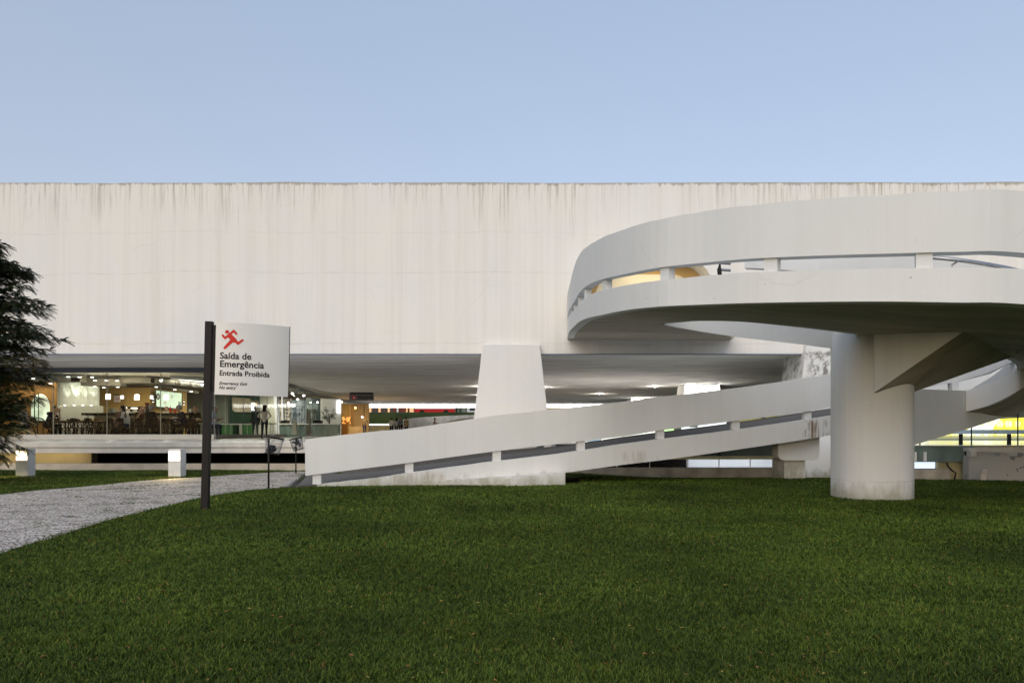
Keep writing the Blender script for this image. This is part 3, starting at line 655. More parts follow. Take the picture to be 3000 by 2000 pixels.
def strip(path, lo, hi, th, mb=None, jit=0.0):
    """wall following a path; th thickness towards +normal (left of travel)"""
    m = mb or MB(); n = len(path); b = len(m.v)
    xy = path[:, :2]; t = np.gradient(xy, axis=0); t /= np.linalg.norm(t, axis=1)[:, None]; nn = np.stack([-t[:, 1], t[:, 0]], 1)*th
    w = np.cumsum(rng.normal(0, 1, n)); w = (w-np.linspace(w[0], w[-1], n))*jit*.3+rng.normal(0, jit, n)
    for i in range(n):
        x, y = xy[i]; X2, Y2 = xy[i]+nn[i]
        m.v += [(x, y, lo[i]), (x, y, hi[i]+w[i]), (X2, Y2, hi[i]+w[i]), (X2, Y2, lo[i])]
    for i in range(n-1):
        a_, c_ = b+i*4, b+i*4+4
        for k in range(4): m.f.append((a_+k, a_+(k+1) % 4, c_+(k+1) % 4, c_+k)); m.m.append(0)
    m.f += [(b, b+3, b+2, b+1), (b+(n-1)*4, b+(n-1)*4+1, b+(n-1)*4+2, b+(n-1)*4+3)]; m.m += [0, 0]
    return m
def fixn(o):
    bm = bmesh.new(); bm.from_mesh(o.data); bmesh.ops.recalc_face_normals(bm, faces=bm.faces); bm.to_mesh(o.data); bm.free(); return o
# going from the wall towards camera and right: the inside of the ramp is on the left of travel
fixn(bld(strip(uo, uo[:, 3], uo[:, 2], .22, jit=.004), 'parapet_panel', M['ramp_top'], ramp))
fixn(bld(strip(uo, uo[:, 5], uo[:, 4], .25, jit=.003), 'edge_beam', M['ramp'], ramp))
m = MB(); n = len(uo)
t = np.gradient(uo[:, :2], axis=0); t /= np.linalg.norm(t, axis=1)[:, None]
for i in range(n):
    ox, oy = uo[i, 0]-t[i, 1]*.245, uo[i, 1]+t[i, 0]*.245
    m.v += [(ox, oy, uo[i, 5]+.006), (ox, oy, uo[i, 5]+.40), (ui[i, 0], ui[i, 1], ui[i, 2]+.40), (ui[i, 0], ui[i, 1], ui[i, 2]+.0)]
for i in range(n-1):
    for k in range(4): m.f.append((i*4+k, i*4+(k+1) % 4, i*4+4+(k+1) % 4, i*4+4+k)); m.m.append(0)
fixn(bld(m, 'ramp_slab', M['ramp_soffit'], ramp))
bld(MB().box(uo[0, 0]+.01, 8.39, YF-.5, YF-.002, zr(3.50), zr(3.62)), 'landing_beam', M['ramp_soffit'], ramp)
# inner parapet: from the bend towards the right
k0 = 5*8+1
ii = ui[k0:-1]
fixn(bld(strip(ii, ii[:, 2]+.98, ii[:, 2]+1.72, -.16), 'inner_panel', M['ramp_top'], ramp))
fixn(bld(strip(ui[5*5:], ui[5*5:, 2]+.01, ui[5*5:, 2]+.48, .16), 'inner_edge_beam', M['ramp'], ramp))
# steel handrail
def along(path, s, z): return (path[int(s), 0], path[int(s), 1], z)
for dz in (0, .07):
    pts = [P(2700, 752-dz*30, 13.6), P(2760, 757-dz*30, 13.5), P(2820, 763-dz*30, 13.3), P(2880, 772-dz*30, 13.0), P(2940, 783-dz*30, 12.6), P(3000, 797-dz*30, 12.2), P(3060, 815-dz*30, 11.8)]
    bld(MB().tube(pts, .035 if dz == 0 else .02, 8), 'handrail', M['steel'], ramp, smooth_=True)
bld(MB().tube([P(2808, 764, 13.3), P(2790, 776, 13.4), P(2788, 800, 13.4)], .018, 6), 'rail_bracket', M['steel'], ramp)
bld(MB().tube([P(2130, 740, 17), P(2112, 750, 17), P(2107, 790, 17), P(2112, 830, 17)], .05, 8), 'rail_end', M['black'], ramp)
for y in (770, 790): bld(MB().tube([P(2112, y, 17), P(2140, y+2, 17)], .035, 8), 'rail_bracket', M['steel'], ramp)
# posts standing on the edge beam
def post(path, s, wid, dep, lo, hi, inset=.0):
    i0 = int(s); f = s-i0; i1 = min(i0+1, len(path)-1); p = path[i0]*(1-f)+path[i1]*f
    t_ = path[min(i0+2, len(path)-1), :2]-path[max(i0-1, 0), :2]; t_ /= np.linalg.norm(t_); n_ = np.array([-t_[1], t_[0]])
    c = p[:2]+n_*(dep/2+inset); m = MB(); m.cbox((c[0], c[1], (p[lo]+p[hi])/2), wid, dep, p[hi]-p[lo]+.01, math.atan2(t_[1], t_[0])); return m
def find(path, px):
    q = path[:, 0]/path[:, 1]*FPX+1500; j = int(np.argmax(q > px)) if (q > px).any() else len(q)-1
    j = max(j, 1); return j-1+(px-q[j-1])/max(q[j]-q[j-1], 1e-6)
for px in (1668.5, 1678, 1690, 1708, 1763, 1941, 2255, 2709, 3090):
    bld(post(uo, find(uo, px), .22 if px < 1900 else .20, .15, 4, 3, .04), 'parapet_post', M['ramp'], ramp)
# lower flight: outer line X,Y, panel top, panel bottom, band top, band bottom
LO = [st(894, (1286, 1393, 1421, 1445), 17.5), st(1079, (1265, 1370, 1402, 1440), 17.6), st(1206, (1253, 1354, 1383, 1425), 17.75), st(1451, (1217, 1321, 1351, 1409), 18.1),
      st(1604, (1201, 1303, 1333, 1391), 18.4), st(1824, (1176, 1278, 1300, 1361), 18.75), st(1950, (1160, 1258, 1283, 1346), 18.95), st(2175, (1133, 1230, 1255, 1314), 19.2), st(2384, (1103, 1202, 1225, 1283), 19.5),
      st(2436, (1095, 1192, 1217, 1273), 19.6), st(2620, (1071, 1165, 1189, 1245), 20.0)]
# loop on the far side behind the drum: inner edge facing the camera
lo = catmull(LO, 6)
fixn(bld(strip(lo, lo[:, 3], lo[:, 2], .2, jit=.003), 'lower_parapet_panel', M['ramp_top'], ramp))
fixn(bld(strip(lo, lo[:, 5], lo[:, 4], .22, jit=.003), 'lower_edge_beam', M['ramp_low'], ramp))
bld(MB().plate([P(862, 1428, 17.45), P(894, 1421, 17.5), P(894, 1450, 17.5), P(862, 1450, 17.45)], (0, .22, 0)), 'beam_toe', M['ramp_low'], ramp)
li = lo.copy(); li[:, 1] += 3.0; li[:, 0] += .18
m = MB()
for i in range(len(lo)): m.v += [(lo[i, 0], lo[i, 1]+.2, lo[i, 4]-.02), (li[i, 0], li[i, 1], lo[i, 4]+.10), (li[i, 0], li[i, 1], lo[i, 5]+.05), (lo[i, 0], lo[i, 1]+.2, lo[i, 5]+.01)]
for i in range(len(lo)-1):
    for k in range(4): m.f.append((i*4+k, i*4+(k+1) % 4, i*4+4+(k+1) % 4, i*4+4+k)); m.m.append(1 if k >= 1 else 0)
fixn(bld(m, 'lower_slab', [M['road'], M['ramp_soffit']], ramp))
fixn(bld(strip(li, li[:, 4]-.10, li[:, 4]+np.interp(li[:, 0]/li[:, 1]*FPX+1500, [1000, 1500, 1650], [.21, .19, .12]), -.2), 'inner_kerb_beam', M['road'], ramp))
fixn(bld(strip(li[5:], li[5:, 3], li[5:, 2], -.2), 'inner_lower_panel', M['ramp_top'], ramp))
for px in (927, 1199, 1457, 1704, 1937, 2159, 2370):
    s_ = find(lo, px)
    bld(post(lo, s_, .195, .13, 4, 3, .045), 'lower_parapet_post', M['ramp'], ramp)
for px in (1380, 1606, 1824, 2036, 2245):
    s_ = find(li, px); i0 = min(int(s_), len(li)-1); p = li[i0]
    bld(MB().cbox((p[0], p[1]+.1, (p[4]+.14+p[3])/2), .2, .18, p[3]-p[4]-.13), 'inner_lower_post', M['ramp'], ramp)
# foot of the ramp: solid cheek, apron and drain
bld(MB().plate([P(1480, 1400, 17.65), P(1656, 1384.5, 17.95), P(1656, 1430, 17.95), P(1480, 1430, 17.65)], (0, .5, 0)), 'foot_pier', M['ramp_low'], ramp)
bld(MB().plate([P(900, 1426, 17.72), P(1500, 1395, 17.8), P(1500, 1440, 17.8), P(900, 1450, 17.72)], (0, .4, 0)), 'ramp_cheek', M['ramp_low'], ramp)
g0 = [ground_pt(835, 1429), ground_pt(872, 1428), ground_pt(915, 1384), ground_pt(898, 1384)]
bld(MB().prism(g0, zr(-1.32), lambda p: float(zr(hrel(p[0], p[1])))+.03), 'apron', simple('apron_concrete', (.20, .20, .205), .8, .1, 6, .2), ramp)
gm = MB()
for k in range(4):
    a_ = .35+.13*k; p0 = [g0[0][i]*(1-a_)+g0[1][i]*a_ for i in (0, 1)]; p1 = [g0[3][i]*(1-a_)+g0[2][i]*a_ for i in (0, 1)]
    gm.plate([(p0[0], p0[1], zr(-1.268)), (p0[0]+.03, p0[1], zr(-1.268)), (p1[0]+.03, p1[1], zr(-1.268)), (p1[0], p1[1], zr(-1.268))], (0, 0, .006))
bld(gm, 'drain_grate', M['black'], ramp)
m = MB()
q0 = [ground_pt(872, 1428), (lo[1, 0]+.25, 17.7), (lo[1, 0]+.25, 20.9), ground_pt(915, 1384)]
bld(m.prism(q0, zr(-1.32), zr(-1.245)), 'ramp_foot', M['road'], ramp)
# cross block under the lower flight
y_ = 19.75
def rrect(x0, x1, z0, z1, r, n=6):
    q = []
    for cx, cz, a0 in ((x0+r, z0+r, 180), (x1-r, z0+r, 270)):
        q += [(cx+r*math.cos(R(a0+90*i/n)), cz+r*math.sin(R(a0+90*i/n))) for i in range(n+1)]
    return q+[(x1, z1), (x0, z1)]
xa, xb = XY(2280, y_)[0], XY(2401, y_)[0]
bld(MB().plate([(x, y_, z) for x, z in rrect(xa, xb, zr(-.77), zr(-.12), .15)], (0, .5, 0)), 'cross_block', M['ramp'], ramp)
bld(MB().box(XY(2308, y_)[0], XY(2370, y_)[0], y_+.25, y_+1.2, zr(-1.6), zr(-.772)), 'stub_pier', M['drum'], ramp, bevel=.01)
# drum pillar
m = MB(); dc = (XY(2552, 14.9)[0], 14.9+.30)
Xa, Xb = XY(2433.5, 14.75)[0], XY(2672, 14.75)[0]; rx = (Xb-Xa)/2*.885; dc = ((Xa+Xb)/2, 14.75)
prof = []
for j in range(48):
    an = 2*math.pi*j/48; c_, s_ = math.cos(an), math.sin(an)
    prof.append((dc[0]+rx*math.copysign(abs(c_)**.82, c_), dc[1]+.72*math.copysign(abs(s_)**.82, s_)))
ztopd = zr(1.9)
n = len(prof); zs = [zr(-1.5), zr(-.95), zr(-.2), zr(.6), ztopd]
for z in zs: m.v += [(x, y, z) for x, y in prof]
for k in range(len(zs)-1):
    for j in range(n): m.f.append((k*n+j, k*n+(j+1) % n, (k+1)*n+(j+1) % n, (k+1)*n+j)); m.m.append(0)
m.f.append(tuple((len(zs)-1)*n+j for j in range(n))); m.m.append(0)
bld(m, 'drum_pillar', M['drum'], ramp, smooth_=True)
# front haunch bracket reaching from the drum to the slab
A0, B0 = P(2561, 1150, 14.02), P(2646, 1159, 14.5); A1 = P(2835, 962, 12.8); B1 = P(2964, 1046, 16.25); B1b = P(3010, 1078, 17.4)
topz = 2.2
def up(p, z): return (p[0], p[1], zr(z))
m = MB(); Am = P(2700, 1052, 13.3)
m.v = [tuple(A0), tuple(A1), (A1[0], A1[1], zr(1.9)), (A0[0], A0[1], zr(1.95)), tuple(B0), tuple(B1), (B1[0], B1[1], zr(1.75)), (B0[0], B0[1], zr(1.9))]
m.f = [(0, 1, 2, 3), (4, 5, 1, 0), (7, 6, 5, 4), (3, 7, 4, 0), (1, 5, 6, 2), (2, 6, 7, 3)]; m.m = [0, 1, 0, 0, 1, 0]
fixn(bld(m, 'front_haunch', [M['drum'], M['ramp_soffit']], ramp))
# rear curved arm from the drum to the tip of the opening
AR = [(XY(2440, 14.9)[0], 14.9, zr((HY-1021)/FPX*14.9)), (XY(2370, 15.4)[0], 15.4, zr((HY-1012)/FPX*15.4)), (XY(2300, 15.9)[0], 15.9, zr((HY-1003)/FPX*15.9)),
      (XY(2140, 17.0)[0], 17.0, zr((HY-984)/FPX*17.0)), (XY(2030, 17.7)[0], 17.7, zr((HY-967)/FPX*17.7)), (XY(1930, 18.3)[0], 18.3, zr((HY-949)/FPX*18.3))]
ar = catmull(AR, 4); top_ = np.linspace(zr(2.12), zr(2.9), len(ar))
fixn(bld(strip(ar, ar[:, 2], top_, -.45), 'rear_arm', M['ramp'], ramp))
# beam to the right of the drum carrying the far loop
def face(pts, d): return MB().plate([P(*p) for p in pts], d)
by = lambda px: 12.32/(1.277-(px-1500)/FPX)
fixn(bld(face([(x, y, by(x)) for x, y in ((2560, 1135), (2832, 1144), (2834, 1206), (2990, 1222), (2924, 1227), (2835, 1256), (2674, 1304), (2560, 1335))], (.0, .35, 0)), 'side_beam', M['ramp'], ramp))
# far loop: inner edge beam rising to the right, X,Y, top, bottom
LL = [st(2830, (1144, 1205.5), 18.3), st(2889, (1126, 1190), 18.0), st(2937, (1105, 1170), 17.7), st(2978, (1083, 1147), 17.5), st(3000, (1068, 1134), 17.5), st(3030, (1040, 1108), 17.6), [12.9, 18.3, zr(1.9), zr(1.35)]]
ll = catmull(LL, 5)
fixn(bld(strip(ll, ll[:, 3], ll[:, 2], .2), 'loop_edge_beam', M['ramp'], ramp))
m = MB(); outer = [P(2922, 1226.5, 19.7), P(2950, 1225, 20.1), P(2975, 1224, 20.5), P(3000, 1223, 20.9), P(3100, 1221, 21.3)]
oc = catmull([tuple(p) for p in outer], 7)[:len(ll)]; oc = np.array([oc[int(i*(len(oc)-1)/(len(ll)-1))] for i in range(len(ll))])
for i in range(len(ll)): m.v += [(ll[i, 0], ll[i, 1]+.15, ll[i, 3]+.01), tuple(oc[i]), (oc[i][0], oc[i][1], oc[i][2]+.4), (ll[i, 0], ll[i, 1]+.15, ll[i, 3]+.35)]
for i in range(len(ll)-1):
    for k in range(4): m.f.append((i*4+k, i*4+(k+1) % 4, i*4+4+(k+1) % 4, i*4+4+k)); m.m.append(0)
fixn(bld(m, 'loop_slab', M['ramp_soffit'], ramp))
LP = [st(2680, (1060, 1142), 18.6), st(2754, (1040, 1128), 18.6), st(2813, (1020, 1115), 18.45), st(2873, (1000, 1099), 18.2), st(2911, (985, 1085), 18.0), st(2961, (960, 1062), 17.8), st(2985, (950, 1046), 17.75), st(3030, (920, 1010), 17.8)]
lp = catmull(LP, 4)
fixn(bld(strip(lp, lp[:, 3], lp[:, 2], .22), 'loop_parapet_panel', M['ramp_top'], ramp))
bld(face([(2790, 1118, 18.48), (2809, 1114, 18.42), (2809, 1146, 18.42), (2790, 1146, 18.48)], (0, .2, 0)), 'loop_post', M['ramp'], ramp)
bld(face([(2976, 1050, 17.8), (3000, 1040, 17.8), (3000, 1085, 17.8), (2976, 1095, 17.8)], (0, .2, 0)), 'loop_post', M['ramp'], ramp)
bld(MB().plate([P(2640, 1165, 21.5), P(3000, 1140, 21.5), P(3000, 1000, 21.5), P(2640, 1080, 21.5)], (0, .1, 0)), 'far_parapet', M['white'], ramp)

# ------------------------------------------------------------------ emergency exit sign
def text_mesh(body, size, bold=0.0, shear=0.0, squeeze=1.0):
    cu = bpy.data.curves.new('t', 'FONT'); cu.body = body; cu.size = size; cu.offset = bold; cu.shear = shear; cu.resolution_u = 3
    ob = bpy.data.objects.new('t', cu); C.objects.link(ob); bpy.context.view_layer.update()
    me = bpy.data.meshes.new_from_object(ob.evaluated_get(bpy.context.evaluated_depsgraph_get())); bpy.data.objects.remove(ob); bpy.data.curves.remove(cu)
    v = [(p.co.x*squeeze, p.co.y) for p in me.vertices]; f = [tuple(q.vertices) for q in me.polygons]; bpy.data.meshes.remove(me); return v, f
Ys = 12.4; S = FPX/Ys
sg = empty('emergency_exit_sign', (XY(601, Ys)[0], Ys, zr(-1.3)), 'tall black post with curved white emergency exit panel and red running figure', 'sign')
sg.rotation_euler = (0, R(1.35), 0)
H0 = 0.0
m = MB().box(-.058, .058, -.05, .05, -.25, 3.105); m.build('post', M['black'], sg, bevel=.004)
MB().box(.07, .13, -.02, .03, 1.96, 3.05).build('panel_clamp', M['black'], sg)
Rp, PW = 1.75, 1.175
def bend(u, z, dd=0.0):       # u along the panel, curving away from the viewer
    th = u/Rp; return (.125+ (Rp+dd)*math.sin(th), -.03+Rp-(Rp+dd)*math.cos(th), z)
m = MB(); nu = 28; z0, z1 = 1.905, 3.095
for i in range(nu+1):
    u = PW*i/nu; m.v += [bend(u, z0, .012), bend(u, z1, .012), bend(u, z1, -.012), bend(u, z0, -.012)]
for i in range(nu):
    for k in range(4): m.f.append((i*4+k, i*4+(k+1) % 4, i*4+4+(k+1) % 4, i*4+4+k)); m.m.append(0)
m.f += [(0, 1, 2, 3), tuple(nu*4+k for k in (3, 2, 1, 0))]; m.m += [0, 0]
fixn(m.build('panel', M['panel'], sg, smooth_=False))
m = MB(); b_ = bend(PW+.004, z0); m.tube([bend(PW+.006, z0-.01), bend(PW+.006, z1+.003)], .012, 6).build('edge_trim', M['black'], sg)
def put_text(body, px, base, size, bold=0, shear=0, name='lettering', sq=1.0):
    v, f = text_mesh(body, size, bold, shear, sq); m = MB()
    u0 = (px-630)/S; z = (1493-base)/S
    m.v = [bend(u0+x, z+y, .0145) for x, y in v]; m.f = f; m.m = [0]*len(f); return m.build(name, M['ink'], sg)
put_text('Saída de', 643, 1050, .150, .0034, sq=1.0)
put_text('Emergência', 643, 1074, .150, .0034, sq=1.0)
put_text('Entrada Proibida', 642.5, 1099, .118, .0027, sq=1.0)
put_text('Emergency Exit', 642.5, 1126, .071, .0015, .28, sq=.98)
put_text('No entry', 642.5, 1138.5, .071, .0015, .28, sq=.98)
def running_figure():
    m = MB(); s = 3.92
    def q(x, y): return ((550+x/s-630)/S, (1493-(900+y/s))/S)
    def cap(p0, p1, w):
        (x0, y0), (x1, y1) = q(*p0), q(*p1); w = w*1.04/s/S/2; an = math.atan2(y1-y0, x1-x0); pts = []
        for k in range(9): t_ = an+math.pi/2+math.pi*k/8; pts.append((x0+w*math.cos(t_), y0+w*math.sin(t_)))
        for k in range(9): t_ = an-math.pi/2+math.pi*k/8; pts.append((x1+w*math.cos(t_), y1+w*math.sin(t_)))
        b = len(m.v); m.v += [bend(x, z, .0145+.0003*len(m.f)) for x, z in pts]; m.f.append(tuple(range(b, b+18))); m.m.append(0)
    cap((439, 281), (440, 281), 42)
    cap((391, 323), (418, 353), 24); cap((418, 353), (512, 266), 26); cap((512, 266), (540, 298), 24)
    cap((470, 325), (520, 375), 52); cap((490, 375), (418, 465), 28); cap((418, 465), (500, 385), 26)
    cap((515, 365), (562, 408), 30); cap((562, 408), (608, 370), 26)
    return m.build('running_figure', M['red'], sg)
running_figure()

# bollard lamps
def bollard():
    r = empty('bollard_lamp', (0, 0, 0), '', 'bollard light', 'white square bollard lights on the grass strip')
    m = MB().box(-.18, .18, -.16, .16, -.1, .80); m.build('body', M['bollard'], r, bevel=.006)
    f = MB().box(-.155, .155, -.172, -.161, .47, .735).build('lamp_face', emis('bollard_glow', (1, .80, .48), 3.0), r)
    MB().box(-.158, .158, -.176, -.161, .455, .469).build('lamp_ledge', simple('ledge_tan', (.5, .36, .25), .6), r)
    lamp('bollard_light', 'AREA', (0, -.36, .6), 13, (1, .74, .30), .3, parent=r, rot=(R(-66), 0, 0), sy=.25)
    return r
b1 = bollard(); b1.location = (*XY(75, 21.4), float(zr(hrel(-14, 21.4)))); b1['label'] = 'square white bollard light half behind the tree, leftmost on the grass'
b2 = copy_tree(b1); b2.location = (*XY(519, 21.4), float(zr(hrel(-9.5, 21.4)))); b2['label'] = 'square white bollard light on the grass just left of the sign post'
b1.rotation_euler.z = R(-3); b2.rotation_euler.z = R(-3)

# litter baskets on posts
def basket(px, Y, hp, tilt, label, frac):
    z = float(zr(hrel((px-1500)/FPX*Y, Y)))
    r = empty('litter_basket', ((px-1500)/FPX*Y, Y, z), label, 'litter basket', 'wire litter baskets on black posts')
    MB().tube([(0, 0, -.1), (0, 0, hp)], .022, 8).build('post', M['black'], r, smooth_=True)
    m = MB(); n = 30; h = .36; r0, r1 = .155, .2
    T = Matrix.Rotation(R(tilt), 4, 'Y'); cz = hp-.17
    def tp(x, y, z_): v = T @ Vector((x, y, z_)); return (v.x+ (.05 if tilt > 0 else -.02), v.y+.19, v.z+cz)
    for k in range(n):
        a0 = 2*math.pi*k/n
        for sgn in (1, -1):
            pts = [tp((r0+(r1-r0)*q)*math.cos(a0+sgn*q*.7), (r0+(r1-r0)*q)*math.sin(a0+sgn*q*.7), -h/2+h*q) for q in (0, .33, .66, 1)]
            m.tube(pts, .0025, 3, False)
    m.build('wire_mesh', simple('galvanised_wire', (.16, .17, .20), .4, .1, 5, 0, metal=.5), r)
    for q in (0, 1):
        pts = [tp((r0+(r1-r0)*q)*math.cos(2*math.pi*k/20), (r0+(r1-r0)*q)*math.sin(2*math.pi*k/20), -h/2+h*q) for k in range(21)]
        MB().tube(pts, .014 if q else .01, 6, False).build('rim' if q else 'base_ring', M['black'], r)
    m = MB(); 
    for k in range(14):
        p = tp(random.uniform(-.1, .1), random.uniform(-.1, .1), -h/2+.04+random.random()*h*frac); m.ell(p, .045, .045, .035, 8, 5)
    m.build('rubbish', M['trash'], r)
basket(787, 16.8, 1.14, 10, 'wire litter basket with dark rubbish on a black post, nearer to the sign', .35)
basket(867, 23.3, 1.08, -14, 'tilted dark litter basket on a thin post beside the start of the ramp', .8)

# hanging ticket sign
Yb = 58.0
tb = empty('hanging_sign', (XY(1059, Yb)[0], Yb, ZS), 'grey hanging ticket office sign with red arrow disc under the soffit', 'sign')
xa, xb = XY(1023, Yb)[0], XY(1095, Yb)[0]; zt_, zb_ = P(0, 1153.5, Yb)[2], P(0, 1173, Yb)[2]
bld(MB().box(xa, xb, Yb, Yb+.12, zb_, zt_), 'board', M['greysign'], tb)
bld(MB().box(xa+.05, xb-.05, Yb+.01, Yb+.11, zt_+.002, ZS), 'hanger', M['black'], tb)
m = MB(); cx, cz = P(1037.5, 0, Yb)[0], P(0, 1164, Yb)[2]
m.plate([(cx+.17*math.cos(2*math.pi*k/20), Yb-.005, cz+.17*math.sin(2*math.pi*k/20)) for k in range(20)], (0, .004, 0)); bld(m, 'red_disc', M['red'], tb)
m = MB(); w = .02
m.plate([(cx-w, Yb-.008, cz+.11), (cx+w, Yb-.008, cz+.11), (cx+w, Yb-.008, cz-.07), (cx-w, Yb-.008, cz-.07)], (0, .002, 0))
for s_ in (-1, 1): m.plate([(cx, Yb-.009-.001*s_, cz-.11), (cx, Yb-.009-.001*s_, cz-.06), (cx+s_*.09, Yb-.009-.001*s_, cz+.03), (cx+s_*.09, Yb-.009-.001*s_, cz-.02)], (0, .001, 0))
bld(m, 'arrow', M['white'], tb)
for body, sz, px, py in (('Bilheteria', .30, 1048, 1166.5), ('Ticket Office', .13, 1048, 1171)):
    v, f = text_mesh(body, sz, .004 if sz > .2 else 0); x_, z_ = P(px, 0, Yb)[0], P(0, py, Yb)[2]; m = MB()
    m.v = [(x_+x, Yb-.004, z_+y) for x, y in v]; m.f = f; m.m = [0]*len(f); bld(m, 'lettering', M['ink'], tb)

# ------------------------------------------------------------------ people (one closed skin each)
def frame(p0, p1):
    p0, p1 = Vector(p0), Vector(p1); d = p1-p0; L_ = d.length; return p0, d/L_ if L_ else Vector((0, 0, 1)), L_
def person(label, loc, rz, pose='sit', top=(.05, .05, .06), legs=(.02, .02, .03), hair='hair_dark', long_hair=False, lean=0.0, arm='table', group=None, scale=1.0, stripes=False, vox=.017):
    J = {}
    if pose == 'sit':
        hip = Vector((0, 0, .52)); chest = hip+Vector((0, -.10-lean*.5, .36)); neck = hip+Vector((0, -.14-lean, .53-lean*.15)); head = neck+Vector((0, -.04-lean*.25, .15-lean*.1))
        kn = [Vector((s*.11, -.46, .52)) for s in (-1, 1)]; an = [Vector((s*.11, -.44, .09)) for s in (-1, 1)]
    else:
        hip = Vector((0, 0, .95)); chest = hip+Vector((0, -.02-lean*.4, .32)); neck = hip+Vector((0, -.02-lean, .50)); head = neck+Vector((0, -.03-lean*.2, .16))
        kn = [Vector((-.09, -.03, .50)), Vector((.11, .02, .50))]; an = [Vector((-.09, .0, .08)), Vector((.13, .06, .08))]
    sh = [chest+Vector((s*.17, .0, .12)) for s in (-1, 1)]
    seg = []      # (p0, p1, r0, r1, material)
    seg += [(hip, chest, .135, .15, 1), (chest, neck-Vector((0, 0, .04)), .145, .07, 1), (neck-Vector((0, 0, .05)), head, .052, .06, 0), (sh[0], sh[1], .075, .075, 1)]
    seg += [(head-Vector((0, 0, .01)), head+Vector((0, 0, .05)), .086, .092, 0), (head+Vector((0, -.06, -.055)), head+Vector((0, -.05, -.04)), .05, .05, 0), (head+Vector((0, -.10, -.005)), head+Vector((0, -.115, -.03)), .014, .018, 0)]
    for s in (-1, 1): seg.append((head+Vector((s*.088, .01, 0)), head+Vector((s*.09, .015, .03)), .016, .016, 0))
    for i, s in enumerate((-1, 1)):
        h = hip+Vector((s*.09, 0, 0)); seg += [(h, kn[i], .09, .062, 2), (kn[i], an[i], .058, .04, 2), (an[i]+Vector((0, .04, -.05)), an[i]+Vector((0, -.15, -.055)), .035, .032, 3)]
        if arm == 'table' : el = sh[i]+Vector((s*.06, -.08, -.27)); wr = el+Vector((-s*.10, -.24, .06))
        elif arm == 'face': el = sh[i]+Vector((s*.03, -.20, -.20)); wr = head+Vector((s*.06, -.11, -.08))
        elif arm == 'hips': el = sh[i]+Vector((s*.16, .06, -.24)); wr = hip+Vector((s*.15, -.06, .08))
        else: el = sh[i]+Vector((s*.05, .02, -.28)); wr = el+Vector((0, -.05, -.25))
        fw = (wr-el).normalized(); side = fw.cross(Vector((0, 0, 1))).normalized()
        seg += [(sh[i], el, .052, .042, 1), (el, wr, .04, .027, 0 if arm in ('face', 'table') and hair != 'hair_grey' else 1), (wr, wr+fw*.07, .028, .034, 0)]
        for q, ln in ((-.03, .07), (-.01, .085), (.012, .08), (.032, .06)): seg.append((wr+fw*.08+side*q, wr+fw*(.08+ln)+side*q*1.2-Vector((0, 0, .012)), .011, .009, 0))
        seg.append((wr+fw*.03-side*s*.03, wr+fw*.08-side*s*.055, .012, .010, 0))
    m = MB()
    for p0, p1, r0, r1, _ in seg:
        k0, d, L_ = frame(p0, p1); pts = []; rr_ = []
        for q in (-1, -.7, -.35): pts.append(k0+d*(q*r0)); rr_.append(r0*math.sqrt(max(1-q*q, .02)))
        pts.append(k0); rr_.append(r0); pts.append(k0+d*L_); rr_.append(r1)
        for q in (.35, .7, 1): pts.append(k0+d*(L_+q*r1)); rr_.append(r1*math.sqrt(max(1-q*q, .02)))
        m.tube(pts, rr_, 10)
    me = bpy.data.meshes.new('tmp'); me.from_pydata(m.v, [], m.f); ob = bpy.data.objects.new('tmp', me); C.objects.link(ob)
    bm = bmesh.new(); bm.from_mesh(me); bmesh.ops.recalc_face_normals(bm, faces=bm.faces); bm.to_mesh(me); bm.free()
    rm = ob.modifiers.new('r', 'REMESH'); rm.mode = 'VOXEL'; rm.voxel_size = vox
    bpy.context.view_layer.update(); out = bpy.data.meshes.new_from_object(ob.evaluated_get(bpy.context.evaluated_depsgraph_get()))
    bpy.data.objects.remove(ob); bpy.data.meshes.remove(me); out.name = 'person'
    # colour by nearest limb
    nf = len(out.polygons); cc = np.empty(nf*3); out.polygons.foreach_get('center', cc); cc = cc.reshape(-1, 3); best = np.full(nf, 1e9); idx = np.zeros(nf, int)
    for p0, p1, r0, r1, mi in seg:
        a_ = np.array(p0); d = np.array(p1)-a_; L2 = max((d*d).sum(), 1e-9); t_ = np.clip(((cc-a_)@d)/L2, 0, 1); dist = np.linalg.norm(cc-(a_+t_[:, None]*d), axis=1)-(r0+(r1-r0)*t_)
        k = dist < best; best[k] = dist[k]; idx[k] = mi
    key = 'cloth_%d_%d_%d' % tuple(int(c*100) for c in top); key2 = 'cloth_%d_%d_%d' % tuple(int(c*100) for c in legs)
    for kk, cl in ((key, top), (key2, legs)):
        if kk not in M: M[kk] = simple(kk, cl, .9, .15, 12, .1, spec=.03)
    for mm_ in (M['skin'], M[key], M[key2], M['chair']): out.materials.append(mm_)
    if stripes: out.materials.append(M['black']); idx[(idx == 1) & (np.sin(cc[:, 2]*42) > .3)] = 4
    out.polygons.foreach_set('material_index', idx.astype(np.int32)); out.polygons.foreach_set('use_smooth', [True]*nf)
    o = bpy.data.objects.new('person', out); C.objects.link(o); o.location = loc; o.rotation_euler.z = rz; o.scale = (scale,)*3
    tag(o, label, 'person', group)
    hm = MB().ell(head+Vector((0, .032, .058)), .106, .106, .100, 14, 9)
    if long_hair: hm.ell(head+Vector((0, .075, -.12)), .10, .055, .20, 12, 8)
    h = hm.build('hair', M[hair], o, smooth_=True); return o
FL = DECK
def seat_at(px, Y): return ((px-1500)/FPX*Y, Y, FL)

